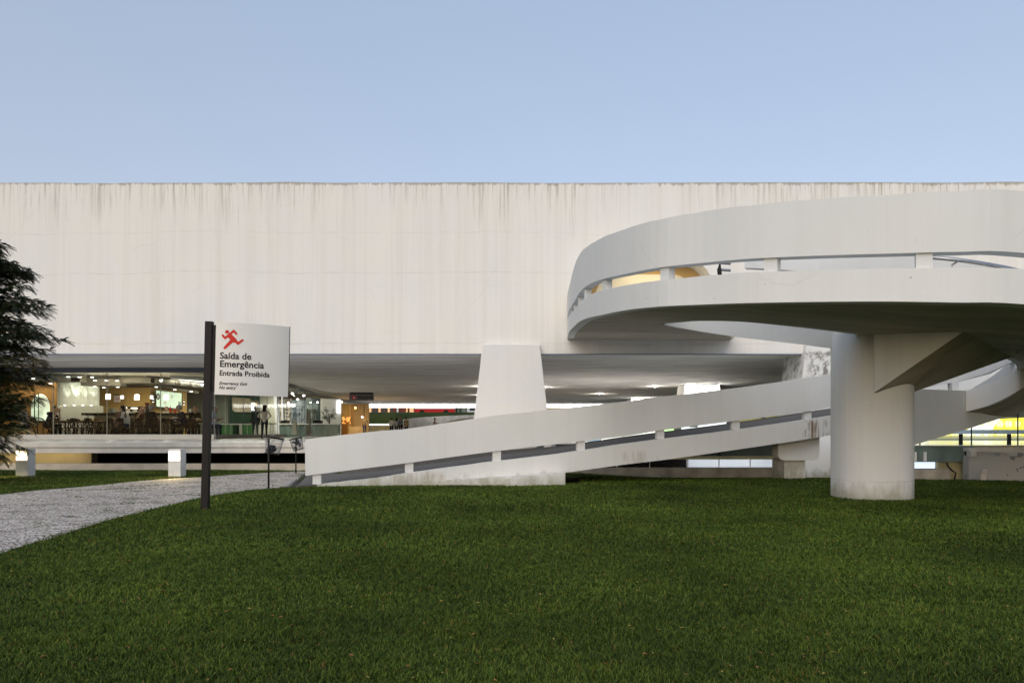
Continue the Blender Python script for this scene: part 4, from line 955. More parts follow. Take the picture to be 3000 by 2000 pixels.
# ------------------------------------------------------------------ cafe furniture
def make_chair():
    r = empty('cafe_chair', (0, 0, 0), '', 'chair', 'dark bentwood cafe chairs')
    MB().lathe([(.02, .445), (.19, .445), (.205, .455), (.205, .475), (.19, .485), (.02, .478)], n=18).build('seat', M['chair'], r, smooth_=True)
    for sx_, sy_ in ((-1, -1), (1, -1)): MB().tube([(sx_*.14, sy_*.13, .45), (sx_*.17, sy_*.16, .25), (sx_*.20, sy_*.20, 0)], [.026, .023, .019], 7).build('leg', M['chair'], r, smooth_=True)
    for sx_ in (-1, 1): MB().tube([(sx_*.15, .13, .45), (sx_*.17, .17, .25), (sx_*.20, .22, 0)], [.026, .023, .019], 7).build('leg', M['chair'], r, smooth_=True)
    m = MB(); pts = [(.19*math.sin(R(t)), .17+.04*(1-abs(math.cos(R(t)))), .46+.42*math.cos(R(t)) if abs(t) < 90 else .46) for t in range(-90, 91, 15)]
    m.tube([(x*(1 if z > .5 else .95), y+.05*(z-.46), z) for x, y, z in pts], .024, 6)
    m.plate([(-.15, .235, .74), (.15, .235, .74), (.14, .24, .87), (.06, .245, .895), (-.06, .245, .895), (-.14, .24, .87)], (0, .014, 0))
    for x in (-.07, 0, .07): m.tube([(x*.7, .19, .47), (x*1.3, .215, .62), (x, .235, .76)], .017, 5)
    m.build('backrest', M['chair'], r, smooth_=False)
    m = MB(); m.tube([(.15*math.cos(2*math.pi*k/16), .15*math.sin(2*math.pi*k/16)+.01, .25) for k in range(17)], .013, 5, False)
    for a_ in (0, 90, 180, 270):
        c_, s_ = math.cos(R(a_)), math.sin(R(a_)); m.tube([(c_*.15-s_*.12, s_*.15+c_*.12, .28), (c_*.15, s_*.15, .40), (c_*.15+s_*.12, s_*.15-c_*.12, .28)], .008, 5)
    m.build('stretcher', M['chair'], r); return r
CH = make_chair(); used = [0]
def chair(px, Y, deg, label):
    o = CH if not used[0] else copy_tree(CH); used[0] = 1
    o.location = seat_at(px, Y); o.rotation_euler.z = R(deg); o['label'] = label; o.scale = (1.13,)*3; return o
def make_table():
    r = empty('cafe_table', (0, 0, 0), '', 'table', 'square wooden cafe tables')
    MB().box(-.38, .38, -.38, .38, .72, .755).build('tabletop', M['tabletop'], r, bevel=.004)
    MB().box(-.34, .34, -.34, .34, .66, .719).build('apron', M['chair'], r)
    for sx_ in (-1, 1):
        for sy_ in (-1, 1): MB().tube([(sx_*.33, sy_*.33, .66), (sx_*.33, sy_*.33, 0)], [.024, .017], 6).build('leg', M['chair'], r)
    return r
TB = make_table(); usedt = [0]
def table(px, Y, deg, label):
    o = TB if not usedt[0] else copy_tree(TB); usedt[0] = 1
    o.location = seat_at(px, Y); o.rotation_euler.z = R(deg); o['label'] = label; o.scale = (1.15, 1.15, 1.19); return o
table(118, 37.5, 0, 'wooden cafe table in front of the man in navy near the tree')
table(182, 37.6, 0, 'empty cafe table with napkins in front of the low grey wall')
table(262, 37.3, 0, 'cafe table with a yellow plate left of the first pane joint')
table(398, 37.6, 0, 'cafe table shared by the woman in white and her companions')
table(492, 37.6, 0, 'cafe table with white napkins behind the empty single chair')
table(588, 37.4, 0, 'cafe table with glasses just left of the sign post')
table(320, 39.4, 0, 'dark cafe table behind the person in the brown sweater')
for a_ in ((158, 36.6, 100, 'cafe chair just right of the man in navy'), (176, 38.4, 175, 'cafe chair beyond the napkin table seen from the front'), (208, 36.5, 10, 'cafe chair left of the pair of overlapping chairs'),
           (240, 36.3, -20, 'cafe chair with broad back, left one of the overlapping pair'), (255, 36.9, 20, 'cafe chair with broad back, right one of the overlapping pair'), (300, 37.6, -80, 'cafe chair beside the table with the yellow plate'),
           (318, 36.8, 20, 'cafe chair at the foot of the glass joint below the left bright pendant'), (343, 36.4, 0, 'cafe chair under the person in the brown sweater'), (372, 37.0, -80, 'cafe chair under the woman in white'),
           (420, 38.0, 150, 'cafe chair under the person resting the head on a hand'), (438, 36.3, 0, 'cafe chair under the grey haired man in the black jacket'), (474, 36.5, 5, 'empty single cafe chair with open splat back'),
           (497, 38.2, 175, 'cafe chair across the table from the empty single chair'), (519, 36.8, 95, 'cafe chair at the table edge left of the dark seated men'), (548, 36.5, -40, 'cafe chair under the grey haired man near the post'),
           (620, 36.8, 80, 'cafe chair right of the sign post at the glass corner'), (84, 37.2, -95, 'cafe chair behind the tree branches'),
           (193, 39.2, 30, 'cafe chair in the second row in front of the banquette wall'), (228, 39.4, 200, 'cafe chair in the second row under the ribbed wall'), (275, 39.0, 10, 'cafe chair in the second row by the counter end'), (356, 39.6, 190, 'cafe chair in the second row beneath the espresso machine'),
           (457, 39.4, 20, 'cafe chair in the second row left of the barista'), (532, 39.2, -30, 'cafe chair in the second row near the dark seated pair'), (402, 36.6, 15, 'cafe chair in front between the woman in white and the black jacket'), (568, 36.6, 170, 'cafe chair in front of the table by the post')): chair(*a_)
PE = [('person in a navy t-shirt seated in profile with hands near the face', 139, 37.3, 85, dict(top=(.012, .015, .035), legs=(.01, .01, .014), arm='face', lean=.14)),
      ('person in a white shirt seated behind the tree branches', 76, 37.3, -85, dict(top=(.55, .55, .6), legs=(.05, .05, .06), arm='table')),
      ('person with fair hair in a brown sweater bent over the table', 344, 36.75, 170, dict(top=(.14, .09, .075), legs=(.015, .015, .02), hair='hair_fair', lean=.16)),
      ('person with dark hair in a white shirt seated in profile', 376, 37.1, -85, dict(top=(.60, .58, .58), legs=(.02, .03, .08), long_hair=True, lean=.05)),
      ('person with reddish hair resting the head on one hand', 408, 38.0, 40, dict(top=(.06, .03, .02), legs=(.02, .02, .02), hair='hair_red', arm='face', lean=.18)),
      ('grey haired person in a black jacket seen from behind', 436, 36.6, 172, dict(top=(.012, .012, .018), legs=(.015, .015, .02), hair='hair_grey', scale=1.06)),
      ('grey haired person in a dark blue jacket seated near the sign post', 545, 36.9, -60, dict(top=(.015, .017, .03), legs=(.012, .012, .018), hair='hair_grey', lean=.08)),
      ('person with reddish hair in a black jacket leaning over the table', 570, 38.2, 30, dict(top=(.008, .008, .01), legs=(.01, .01, .012), hair='hair_red', lean=.06)),
      ('person in a pale blue shirt seated behind the sign post', 611, 37.2, 80, dict(top=(.48, .54, .72), legs=(.02, .025, .06), lean=.1))]
for lb, px, Y, dg, kw in PE: kw['scale'] = 1.24; person(lb, seat_at(px, Y), R(dg), 'sit', **kw)
person('barista in a white shirt and dark apron behind the counter', seat_at(488, 42.3), R(0), 'stand', top=(.62, .60, .55), legs=(.02, .02, .02), arm='table')
person('person in dark clothes standing before the lit menu screen', seat_at(749, 41.5), R(200), 'stand', top=(.04, .045, .05), legs=(.03, .035, .05), arm='down')
person('person with long dark hair and white top standing at the green counter', seat_at(775, 39.3), R(185), 'stand', top=(.55, .50, .46), legs=(.03, .035, .05), long_hair=True, arm='hips')
person('person in a khaki shirt behind the far glass wall', seat_at(1068, 70), R(20), 'stand', top=(.28, .24, .16), legs=(.05, .07, .16), arm='hips')
person('person in a white jacket, leftmost of the four standing beyond the ramp wall', seat_at(1147, 77.5), R(160), 'stand', top=(.62, .62, .58), legs=(.01, .01, .01), arm='hips', group='visitors standing beyond the ramp wall', vox=.022)
person('person with dark hair in a grey white sweater, second of the four visitors', seat_at(1162, 77.8), R(190), 'stand', top=(.45, .45, .44), legs=(.01, .01, .01), arm='hips', long_hair=True, group='visitors standing beyond the ramp wall', vox=.022)
person('fair haired person in a slate grey shirt, third of the four visitors', seat_at(1173.5, 77), R(170), 'stand', top=(.13, .15, .19), legs=(.01, .01, .01), hair='hair_fair', arm='down', group='visitors standing beyond the ramp wall', scale=1.05, vox=.022)
person('person in a yellow and black striped shirt, rightmost of the four visitors', seat_at(1190.5, 77), R(200), 'stand', top=(.55, .42, .20), legs=(.03, .03, .04), hair='hair_red', arm='down', stripes=True, group='visitors standing beyond the ramp wall', scale=1.03, vox=.022)
person('person in a pale pink top walking alone towards the left', seat_at(1273, 78), R(90), 'stand', top=(.62, .42, .40), legs=(.02, .02, .02), arm='table', vox=.022)

# ------------------------------------------------------------------ cafe shell
cafe = empty('cafe', (-20, 35.4, FL), 'brightly lit glass walled cafe under the museum soffit', 'cafe')
XG = -14.03
M['fascia'] = simple('blue_grey_fascia', (.13, .15, .19), .5, .05, 3, 0)
M['kick'] = simple('bronze_kick_plate', (.26, .225, .20), .35, .1, 3, 0)
bld(MB().box(-60, XG, 35.4, 35.6, zr(2.765), ZS-.003), 'fascia', M['fascia'], cafe)
side = catmull([(XG+.01, 35.38), (-13.95, 41), (-13.9, 46.5), (-14.6, 55), (-15.6, 64), (-15.6, 72), (-15.3, 80)], 3)
sd2 = np.c_[side, np.zeros(len(side))]
ff = lambda z: np.full(len(side), z)
fixn(bld(strip(sd2, ff(zr(2.74)), ff(ZS-.003), .2), 'side_fascia', simple('grey_fascia', (.20, .20, .19), .6, .1, 3, 0), cafe))
fixn(bld(strip(sd2, ff(FL), ff(FL+.20), .1), 'kick_plate', M['kick'], cafe))
M['sideglass'] = glass('side_glass', (.92, .96, .95), .22)
for i in range(len(side)-1):
    a_, b_ = side[i], side[i+1]
    bld(MB().plate([(a_[0]-.04, a_[1]+.012, FL+.2), (b_[0]-.04, b_[1]-.012, FL+.2), (b_[0]-.04, b_[1]-.012, zr(2.74)), (a_[0]-.04, a_[1]+.012, zr(2.74))], (-.012, 0, 0)), 'glass_pane', M['sideglass'], cafe)
    bld(MB().box(a_[0]-.05, a_[0]-.02, a_[1]-.008, a_[1]+.008, FL+.2, zr(2.74)), 'glass_fin', M['fascia'], cafe)
jx = [XY(px, 35.42)[0] for px in (-320, -160, -2, 155.5, 313, 470, 628)]
for x0_, x1_ in zip(jx[:-1], jx[1:]): bld(MB().box(x0_+.006, x1_-.006, 35.42, 35.435, DECK+.22, zr(2.765)), 'glass_pane', M['glass'], cafe)
for x in jx[2:]: bld(MB().box(x-.009, x+.009, 35.41, 35.47, DECK+.22, zr(2.765)), 'glass_fin', M['cafewall'] if x != jx[-1] else M['steel'], cafe)
bld(MB().box(-60, XG-.1, 35.6, 62, zr(2.90), zr(2.95)), 'ceiling', M['cafeceil'], cafe)
bld(MB().prism([(-60, 35.5), (XG-.1, 35.5), (-14.05, 46.5), (-15.7, 64), (-15.5, 80), (-60, 80)], FL+.002, FL+.012), 'floor', M['darkfloor'], cafe)
def panelq(px0, px1, y0, y1, Y, th=.08):
    return MB().box(XY(px0, Y)[0], XY(px1, Y)[0], Y, Y+th, zr((HY-y1)/FPX*Y), zr((HY-y0)/FPX*Y))
bld(panelq(-400, 165, 1118, 1290, 43.6), 'oak_wall', M['orangewood'], cafe)
bld(panelq(165, 290, 1105, 1188, 44.3), 'ribbed_wall', simple('ribbed_white', (.62, .63, .56), .6, .0, 3, 0), cafe)
m = MB(); Yr = 44.28
for k in range(30):
    x = XY(167+k*4.1, Yr)[0]; m.box(x, x+.045, Yr-.012, Yr, zr((HY-1188)/FPX*Yr), zr(2.9))
bld(m, 'wall_ribs', simple('rib_white', (.68, .69, .62), .6, .0, 3, 0), cafe)
m = MB(); pts = [(XY(163+k*2, 43.2)[0], 43.2, zr((HY-1189+1.2*math.sin(k*.55))/FPX*43.2)) for k in range(64)]
bot = [(p[0], p[1], FL) for p in (pts[-1], pts[0])]
bld(m.plate(pts+bot, (0, .5, 0)), 'banquette_wall', M['cafewall'], cafe)
for px, e in ((190, 1.6), (217, 4.2), (242, 1.6), (267, 1.8)):
    bld(MB().lathe([(.05, 0), (.05, .03)], P(px, 1187.5, 43.9)), 'uplight', emis('uplight_glow', (1, 1, .9), 6) if 'ug' not in M else M['ug'], cafe)
    lamp('uplight', 'SPOT', tuple(P(px, 1187, 44.0)), e*26, (1, 1, .85), .03, rot=(R(180-6), 0, 0), spot=46)
bld(panelq(288, 440, 1134, 1290, 46.0), 'oak_wall', M['wood'], cafe)
bld(MB().plate([P(440, 1134, 46.0), P(546, 1148, 49.5), P(546, 1290, 49.5), P(440, 1290, 46.0)], (0, .08, 0)), 'oak_wall', M['wood'], cafe)
bld(MB().plate([P(288, 1131, 45.6), P(560, 1150, 50), P(560, 1143, 50), P(440, 1126, 45.6), P(288, 1124, 45.6)], (0, 1.2, 0)), 'bulkhead', M['cafeceil'], cafe)
bld(panelq(546, 660, 1150, 1290, 55), 'grey_wall', M['cafegrey'], cafe)
bld(MB().box(-60, -22, 62, 62.2, FL, zr(2.9)), 'back_wall', M['cafewall'], cafe)
bld(panelq(660, 812, 1145, 1290, 58), 'back_wall', M['cafewall'], cafe)
bld(MB().box(-60, XG-4, 35.9, 47, zr(2.955), zr(2.965)), 'ceiling_lining', M['cafeceil'], cafe)
# ducts
def duct(px0, px1, y0, y1, Y, name='duct'): return bld(panelq(px0, px1, y0, y1, Y, .6), name, M['duct'], cafe)
duct(60, 235, 1099, 1118, 38.4); duct(236, 352, 1110, 1129, 39.3)
m = MB(); m.tube([P(352, 1112, 39.6), P(400, 1110, 39.6), P(450, 1113, 40.4), P(525, 1120, 42)], [.22, .22, .22, .2], 12); bld(m, 'round_duct', M['duct'], cafe, smooth_=True)
for px, y0, y1, Y in ((220, 1106, 1117, 38.35), (454, 1108, 1121, 40), (516, 1114, 1124, 41.5)): bld(panelq(px-12, px+(12 if px < 300 else -2), y0, y1, Y, .03), 'vent_grille', M['chair'], cafe)
for k, (px, py) in enumerate(((97, 1109), (200, 1104.5), (233, 1105), (270, 1105), (278, 1115), (312, 1115), (343, 1116), (148, 1124), (277, 1133), (304, 1136), (345, 1134), (458, 1134), (512, 1142), (560, 1147), (85, 1120))):
    Y = 38 if py < 1120 else 43
    bld(MB().lathe([(.075, 0), (.075, .02)], P(px, py, Y), 12), 'downlight', M['dl'] if 'dl' in M else M.setdefault('dl', emis('downlight_glow', (1, .98, .9), 5)), cafe)
# arched opening
m = MB(); Ya = 43.5; q = []
for k in range(0, 25): a_ = math.pi*k/24; q.append(P(118+27*math.cos(a_), 1196-43*math.sin(a_), Ya))
q = [P(145, 1236, Ya)]+q+[P(91, 1236, Ya)]
def leafy():
    m_ = emis('green_window', (.42, .62, .34), .5); nt = m_.node_tree; b = nt.nodes['Principled BSDF']
    n_ = N(nt, 'ShaderNodeTexNoise', Scale=2.2, Detail=6.0); r_ = N(nt, 'ShaderNodeValToRGB'); e = r_.color_ramp.elements
    e[0].position = .4; e[0].color = (.06, .16, .04, 1); e[1].position = .6; e[1].color = (.66, .85, .58, 1)
    nt.links.new(n_.outputs[0], r_.inputs[0]); nt.links.new(r_.outputs[0], b.inputs['Emission Color']); return m_
bld(m.plate(q, (0, .05, 0)), 'arched_window', leafy(), cafe)
m = MB(); m.tube([P(101, 1152, Ya-.05), P(101, 1236, Ya-.05)], .03, 5); m.tube([P(113, 1150, Ya-.05), P(113, 1236, Ya-.05)], .025, 5); m.tube([P(99, 1153, Ya-.06), P(113, 1175, Ya-.06)], .03, 5)
bld(m, 'window_bars', M['black'], cafe)
# counter
bar = empty('bar_counter', (*seat_at(400, 41.0)[:2], FL), 'long cafe bar counter with black top and beige front', 'counter')
bld(panelq(238, 560, 1209, 1216, 40.8, 1.0), 'worktop', M['ink'], bar)
bld(panelq(275, 522, 1216.2, 1290, 41.0, .7), 'front', M['counter'], bar)
bld(MB().tube([P(257, 1216, 41), P(257, 1290, 41)], .05, 8), 'leg', M['steel'], bar)
es = empty('espresso_machine', (*seat_at(385, 41.3)[:2], zr(1.0)), 'chrome and black espresso machine on the bar', 'coffee machine')
bld(panelq(352, 418, 1191, 1196, 41.3, .5), 'cup_tray', M['ink'], es); bld(panelq(347, 423, 1199, 1208.5, 41.3, .5), 'body', M['steel'], es)
for px in (362, 384, 405): bld(MB().lathe([(.05, -.12), (.06, 0)], P(px, 1199, 41.2)), 'group_head', M['black'], es)
bld(panelq(354, 372, 1193, 1195, 41.28, .01), 'light_bar', M['dl'], es); bld(panelq(384, 402, 1194, 1196, 41.28, .01), 'light_bar', M['dl'], es)
bx = panelq(319, 330, 1196, 1209, 41.4, .4).build('till', M['cafegrey']); tag(bx, 'small grey till box on the bar near the left bright pendant', 'till')
gr = empty('coffee_grinder', tuple(P(431, 1209, 41.3)), 'coffee grinder with bean hopper right of the espresso machine', 'grinder')
bld(panelq(426, 436, 1190, 1209, 41.3, .2), 'body', M['black'], gr); bld(MB().lathe([(.07, 0), (.12, .2), (.12, .24)], P(431, 1192, 41.4)), 'hopper', M['brick'], gr)
bt = MB().lathe([(.05, 0), (.05, .22), (.015, .34), (.015, .42)], P(499, 1209, 41.3), 10).build('bottle', M['busred'], smooth_=True); tag(bt, 'red bottle standing on the bar beside the barista', 'bottle')
for px, lb in ((513, 'red jar on the bar right of the red bottle'), (556, 'clear bottle on the bar near the grey wall')):
    j = MB().lathe([(.06, 0), (.07, .15), (.03, .22)], P(px, 1209, 41.3), 10).build('jar', M['busred'] if px == 513 else M['cafewall'], smooth_=True); tag(j, lb, 'jar')
for px, Y, lb, mt_ in ((184, 37.5, 'white napkins on the table left of the empty chairs', 'white'), (265, 37.2, 'plate with yellow food on the table', 'yp'), (508, 37.5, 'folded white napkins standing on the table', 'white')):
    if mt_ == 'yp': M['yp'] = simple('yellow_food', (.7, .5, .15), .6)
    c_ = P(px, 0, Y); j = MB().plate([(c_[0]-.11, Y, FL+.90), (c_[0]+.10, Y+.03, FL+.90), (c_[0]+.12, Y+.02, FL+1.04 if mt_ == 'white' else FL+.95), (c_[0]-.04, Y-.01, FL+1.07 if mt_ == 'white' else FL+.96)], (.02, .07, 0)).build('napkins' if mt_ == 'white' else 'food', M[mt_]); tag(j, lb, 'napkins' if mt_ == 'white' else 'plate of food')
for px, lb in ((407, 'glass cup on the shared table'), (577, 'small glass on the table by the post'), (580.5, 'second small glass on the table by the post')):
    c_ = P(px, 0, 37.4); g_ = MB().lathe([(.03, 0), (.04, .12)], (c_[0], 37.35, FL+.90), 10).build('cup', M['cafewall']); tag(g_, lb, 'cup')
# menu board
mb_ = empty('menu_board', tuple(P(495, 1170, 46)), 'pale green menu board with round plate pictures above the bar', 'menu board')
def bq(px, py, o=0): t_ = (px-457)/75; return P(px, py, 45.9+2.4*t_-o)
bld(MB().plate([bq(455, 1141), bq(534, 1150), bq(533, 1200), bq(456, 1193)], (0, .06, 0)), 'frame', M['greendark'], mb_)
M['board'] = emis('board_green', (.55, .68, .50), .55, (.55, .65, .5))
bld(MB().plate([bq(457.5, 1143, .03), bq(532, 1151.5, .03), bq(531, 1197, .03), bq(458.5, 1190, .03)], (0, .02, 0)), 'printed_face', M['board'], mb_)
m = MB()
for cx_, cy_, r_ in ((463, 1161, 9.5), (484, 1180, 8), (503.5, 1161, 7.5)):
    m.plate([bq(cx_+r_*.55*math.cos(2*math.pi*k/16), cy_+r_*math.sin(2*math.pi*k/16), .05) for k in range(16)], (0, .01, 0))
    m.mi = 1; m.plate([bq(cx_+r_*.32*math.cos(2*math.pi*k/16), cy_+r_*.6*math.sin(2*math.pi*k/16), .07) for k in range(16)], (0, .01, 0)); m.mi = 0
for k in range(3): m.plate([bq(522+k*3, 1176, .05), bq(523.5+k*3, 1176, .05), bq(523.5+k*3, 1187, .05), bq(522+k*3, 1187, .05)], (0, .01, 0))
bld(m, 'plate_pictures', [M['chair'], M['white']], mb_)
ns = empty('no_smoking_sign', tuple(P(343, 1167, 45.5)), 'white no smoking sign with red ring on the oak wall', 'sign')
bld(panelq(334, 352.5, 1158, 1177, 45.6, .05), 'plate', M['white'], ns); bld(panelq(335, 352, 1155.5, 1158, 45.55, .1), 'holder', M['black'], ns)
c_ = P(343, 1167, 45.57); m = MB(); m.tube([(c_[0]+.13*math.cos(2*math.pi*k/20), 45.57, c_[2]+.13*math.sin(2*math.pi*k/20)) for k in range(21)], .015, 5, False)
bld(m, 'ring', M['red'], ns); bld(panelq(339.5, 347, 1166, 1168.5, 45.56, .01), 'cigarette', M['ink'], ns)
# pendants
def make_pendant():
    r = empty('pendant_lamp', (0, 0, 0), '', 'pendant lamp', 'glass cube pendant lamps above the tables')
    MB().tube([(0, 0, .12), (0, 0, .75)], .004, 4).build('cord', M['steel'], r)
    MB().plate([(-.09, -.09, -.12), (.09, -.09, -.12), (.075, -.075, .12), (-.075, -.075, .12)], (0, .16, 0)).build('shade', M['pg'], r, bevel=.02); return r
M['pg'] = emis('pendant_glow', (1, .93, .78), 14); M['pd'] = emis('pendant_dim', (.95, .93, .9), 1.0)
for k, (px, br) in enumerate(((317, 1), (358, 0), (401, 1), (444, 0), (487, 1))):
    Y = 38 if br else 40.5
    o = make_pendant(); o.location = P(px, 1161.5 if px < 330 else 1163, Y)
    o['label'] = {317: 'bright cube pendant lamp at the left over the bar till', 358: 'dim cube pendant lamp beside the no smoking sign', 401: 'bright cube pendant lamp above the espresso machine', 444: 'dim cube pendant lamp left of the menu board', 487: 'bright cube pendant lamp in front of the menu board'}[px]
    if not br: o.children[1].data.materials[0] = M['pd']; o.children[1].scale = (.8, .8, .8)
    else: lamp('pendant_light', 'POINT', tuple(P(px, 1163, Y+.35)), 15, (1, .80, .52), .1)
for px, py, lb in ((449, 1173, 'black up and down wall lamp left of the menu board'), (539, 1181, 'black up and down wall lamp right of the menu board')):
    Y = 45.4 if px < 500 else 48; r = empty('wall_lamp', tuple(P(px, py, Y)), lb, 'wall lamp')
    bld(MB().lathe([(.06, -.07), (.06, .07)], P(px, py, Y), 8), 'body', M['black'], r)
    for s_ in (-1, 1):
        bld(MB().lathe([(.045, 0), (.045, .01)], P(px, py, Y)+Vector((0, 0, s_*.078-.005)), 8), 'light_opening', M['dl'], r)
        lamp('wall_lamp_light', 'SPOT', tuple(P(px, py, Y)+Vector((0, .12, s_*.08))), 16, (1, .7, .35), .03, rot=(0 if s_ < 0 else R(180), 0, 0), spot=75)
# track spotlights
def make_spot():
    r = empty('track_spotlight', (0, 0, 0), '', 'spotlight', 'track spotlights under the cafe ceiling')
    MB().tube([(0, 0, .14), (0, 0, .3)], .01, 5).build('arm', M['black'], r); MB().tube([(0, .08, .06), (0, -.07, -.02)], [.05, .075], 10).build('head', M['steel'], r)
    MB().lathe([(.068, 0), (.068, .01)], (0, 0, 0), 12).build('lens', emis('spot_glow', (1, .97, .88), 16), r); r.children[2].rotation_euler = (R(62), 0, 0); r.children[2].location = (0, -.078, -.025); return r
SP = make_spot()
for k, (px, py, Y, lb) in enumerate(((474, 1113, 38, 'bright spotlight above the menu board'), (594, 1125, 40, 'spotlight at the left edge of the sign post'), (858, 1151, 46, 'tilted spotlight just right of the sign panel'), (873, 1168, 50, 'round spotlight lower right of the sign panel'),
        (891, 1157, 50, 'small spotlight on the track right of the sign panel'), (931, 1177, 56, 'spotlight above the palm'), (1001, 1176, 60, 'spotlight above the white wall panel'), (846, 1180, 52, 'low spotlight over the slanted beams'))):
    o = SP if k == 0 else copy_tree(SP); o.location = P(px, py, Y); o['label'] = lb
for a_, b_ in (((470, 1108, 38), (628, 1126, 41)), ((845, 1148, 46), (935, 1170, 56)), ((560, 1112, 38.6), (430, 1102, 37))): bld(MB().tube([P(*a_), P(*b_)], .025, 5), 'light_track', M['black'], cafe)
bld(MB().tube([P(500, 1104, 37.5), P(628, 1112, 38.5)], .1, 8), 'pipe', M['white'], cafe, smooth_=True)
m = MB().lathe([(.28, 0), (.4, .35)], P(545, 1130, 42), 16); bld(m, 'ceiling_dome', M['white'], cafe, smooth_=True); bld(MB().lathe([(.28, 0), (.4, .35)], P(580, 1134, 42), 16), 'ceiling_dome', M['white'], cafe, smooth_=True)

# green counter and back of the shop seen through the side glass
gc = empty('green_counter', (*seat_at(690, 42)[:2], FL), 'green glowing service counter with glass top', 'counter')
M['greenglow'] = emis('green_glow', (.14, .45, .09), .07, (.02, .07, .02))
for k in range(6):
    if k in (3,): continue
    bld(panelq(645+k*16, 659+k*16, 1244, 1275, 42, .05), 'lit_panel', M['greenglow'], gc)
bld(panelq(643, 745, 1240.5, 1243, 41.8, .6), 'glass_top', M['white'], gc)
bld(panelq(683, 700, 1244, 1278, 41.95, .04), 'dark_panel', M['greendark'], gc)
bld(panelq(669, 760, 1158, 1240, 47, .1), 'kiosk_back', M['greendark'], cafe)
bld(MB().plate([(x, 46.9, z) for x, z in [(p[0], p[2]) for p in (P(683, 1163, 46.9), P(735, 1168, 46.9), P(737, 1207, 46.9), P(690, 1206, 46.9), P(681, 1201, 46.9), P(680, 1168, 46.9))]], (0, -.05, 0)), 'mirror_panel', simple('mirror_panel', (.15, .14, .12), .2, .2, 1.5, 0, metal=.4), cafe)
sc = empty('menu_screen', tuple(P(744, 1190, 46)), 'small lit menu screen in a cream frame', 'screen')
bld(panelq(733, 757, 1174, 1208, 46, .05), 'frame', M['counter'], sc); bld(panelq(736, 745, 1180, 1202, 45.95, .03), 'lit_half', emis('screen_blue', (.45, .65, .9), 1.2), sc); bld(panelq(745.2, 751, 1180, 1202, 45.95, .03), 'lit_half', emis('screen_orange', (.9, .5, .2), 1.0), sc)
for k, (px, lb) in enumerate(((771, 'bar stool under the woman at the green counter'), (793, 'left one of the two empty bar stools'), (800, 'right one of the two empty bar stools'))):
    r = empty('bar_stool', (*seat_at(px, 40)[:2], FL), lb, 'stool', 'slim steel bar stools'); bld(MB().lathe([(.03, 0), (.03, .75)], seat_at(px, 40), 8), 'leg', M['steel'], r); bld(MB().lathe([(.17, .75), (.18, .8)], seat_at(px, 40), 12), 'seat', M['cafegrey'], r)
    bld(MB().lathe([(.2, 0), (.19, .02)], seat_at(px, 40), 12), 'base', M['steel'], r)
for lb, q in (('wide slanted white beam inside the glass wall', ((801, 1150), (810.5, 1150), (819.5, 1278), (809, 1278))), ('narrow slanted white beam right of the wide one', ((823.5, 1150), (828.5, 1150), (831.5, 1278), (824.5, 1278)))):
    o = MB().plate([P(x, y, 50) for x, y in q], (0, .35, 0)).build('slanted_beam', M['lavwhite']); tag(o, lb, 'beam')
def zebra(name, c0, c1, sc_, th_):
    m_, nt, b = mk(name); n_ = N(nt, 'ShaderNodeTexNoise', Scale=sc_, Detail=3.0, Distortion=1.5); tc = N(nt, 'ShaderNodeTexCoord'); nt.links.new(tc.outputs['Object'], n_.inputs['Vector'])
    r_ = N(nt, 'ShaderNodeValToRGB'); r_.color_ramp.interpolation = 'CONSTANT'; e = r_.color_ramp.elements; e[0].color = (*c0, 1); e[1].position = th_; e[1].color = (*c1, 1)
    nt.links.new(n_.outputs[0], r_.inputs[0]); nt.links.new(r_.outputs[0], b.inputs['Base Color']); return m_
bld(panelq(812, 853, 1168, 1290, 56), 'patterned_wall', zebra('scribble_wall', (.16, .11, .08), (.60, .56, .52), 2.2, .53), cafe)
bld(panelq(853, 897, 1172, 1290, 55), 'blue_grey_mural', zebra('wave_mural', (.16, .20, .24), (.03, .05, .07), .8, .54), cafe)
bld(panelq(897, 938, 1165, 1290, 57), 'dark_glazing', zebra('dark_glazing', (.04, .06, .06), (.18, .22, .22), 1.6, .57), cafe)
bld(panelq(938, 999, 1168, 1290, 58), 'white_wall', M['white'], cafe)
bld(panelq(986, 998, 1172, 1210, 57.8, .1), 'glowing_wall_piece', emis('wall_piece_glow', (1, 1, 1), .8), cafe)  # bright upper piece of white wall; emission stands in for light on it
for px in (899, 905, 918): bld(panelq(px, px+3.5, 1198, 1275, 52, .1), 'door_frame', M['counter'], cafe)
bld(panelq(905, 921, 1198, 1200, 51.9, .1), 'door_head', M['counter'], cafe)
for x0_, x1_, lb in ((815, 897, 'long white edged display table behind the slanted beams'), (912, 995, 'white edged display table in front of the palm')):
    r = empty('display_table', (*seat_at((x0_+x1_)/2, 46)[:2], FL), lb, 'table'); bld(panelq(x0_, x1_, 1240, 1243, 46, .7), 'tabletop', M['white'], r); bld(panelq(x0_+4, x1_-4, 1243.3, 1278, 46.1, .5), 'glass_front', M['tealglass'], r)
    bld(panelq(x0_+6, x0_+30, 1231, 1239.8, 46.2, .3), 'dark_goods', M['ink'], r)
o = MB().plate([P(859, 1231, 44), P(865, 1231, 44), P(869, 1272, 44), P(853, 1272, 44)], (0, .3, 0)).build('floor_sign', M['cafewall']); tag(o, 'folding white floor sign inside the shop glass', 'floor sign')
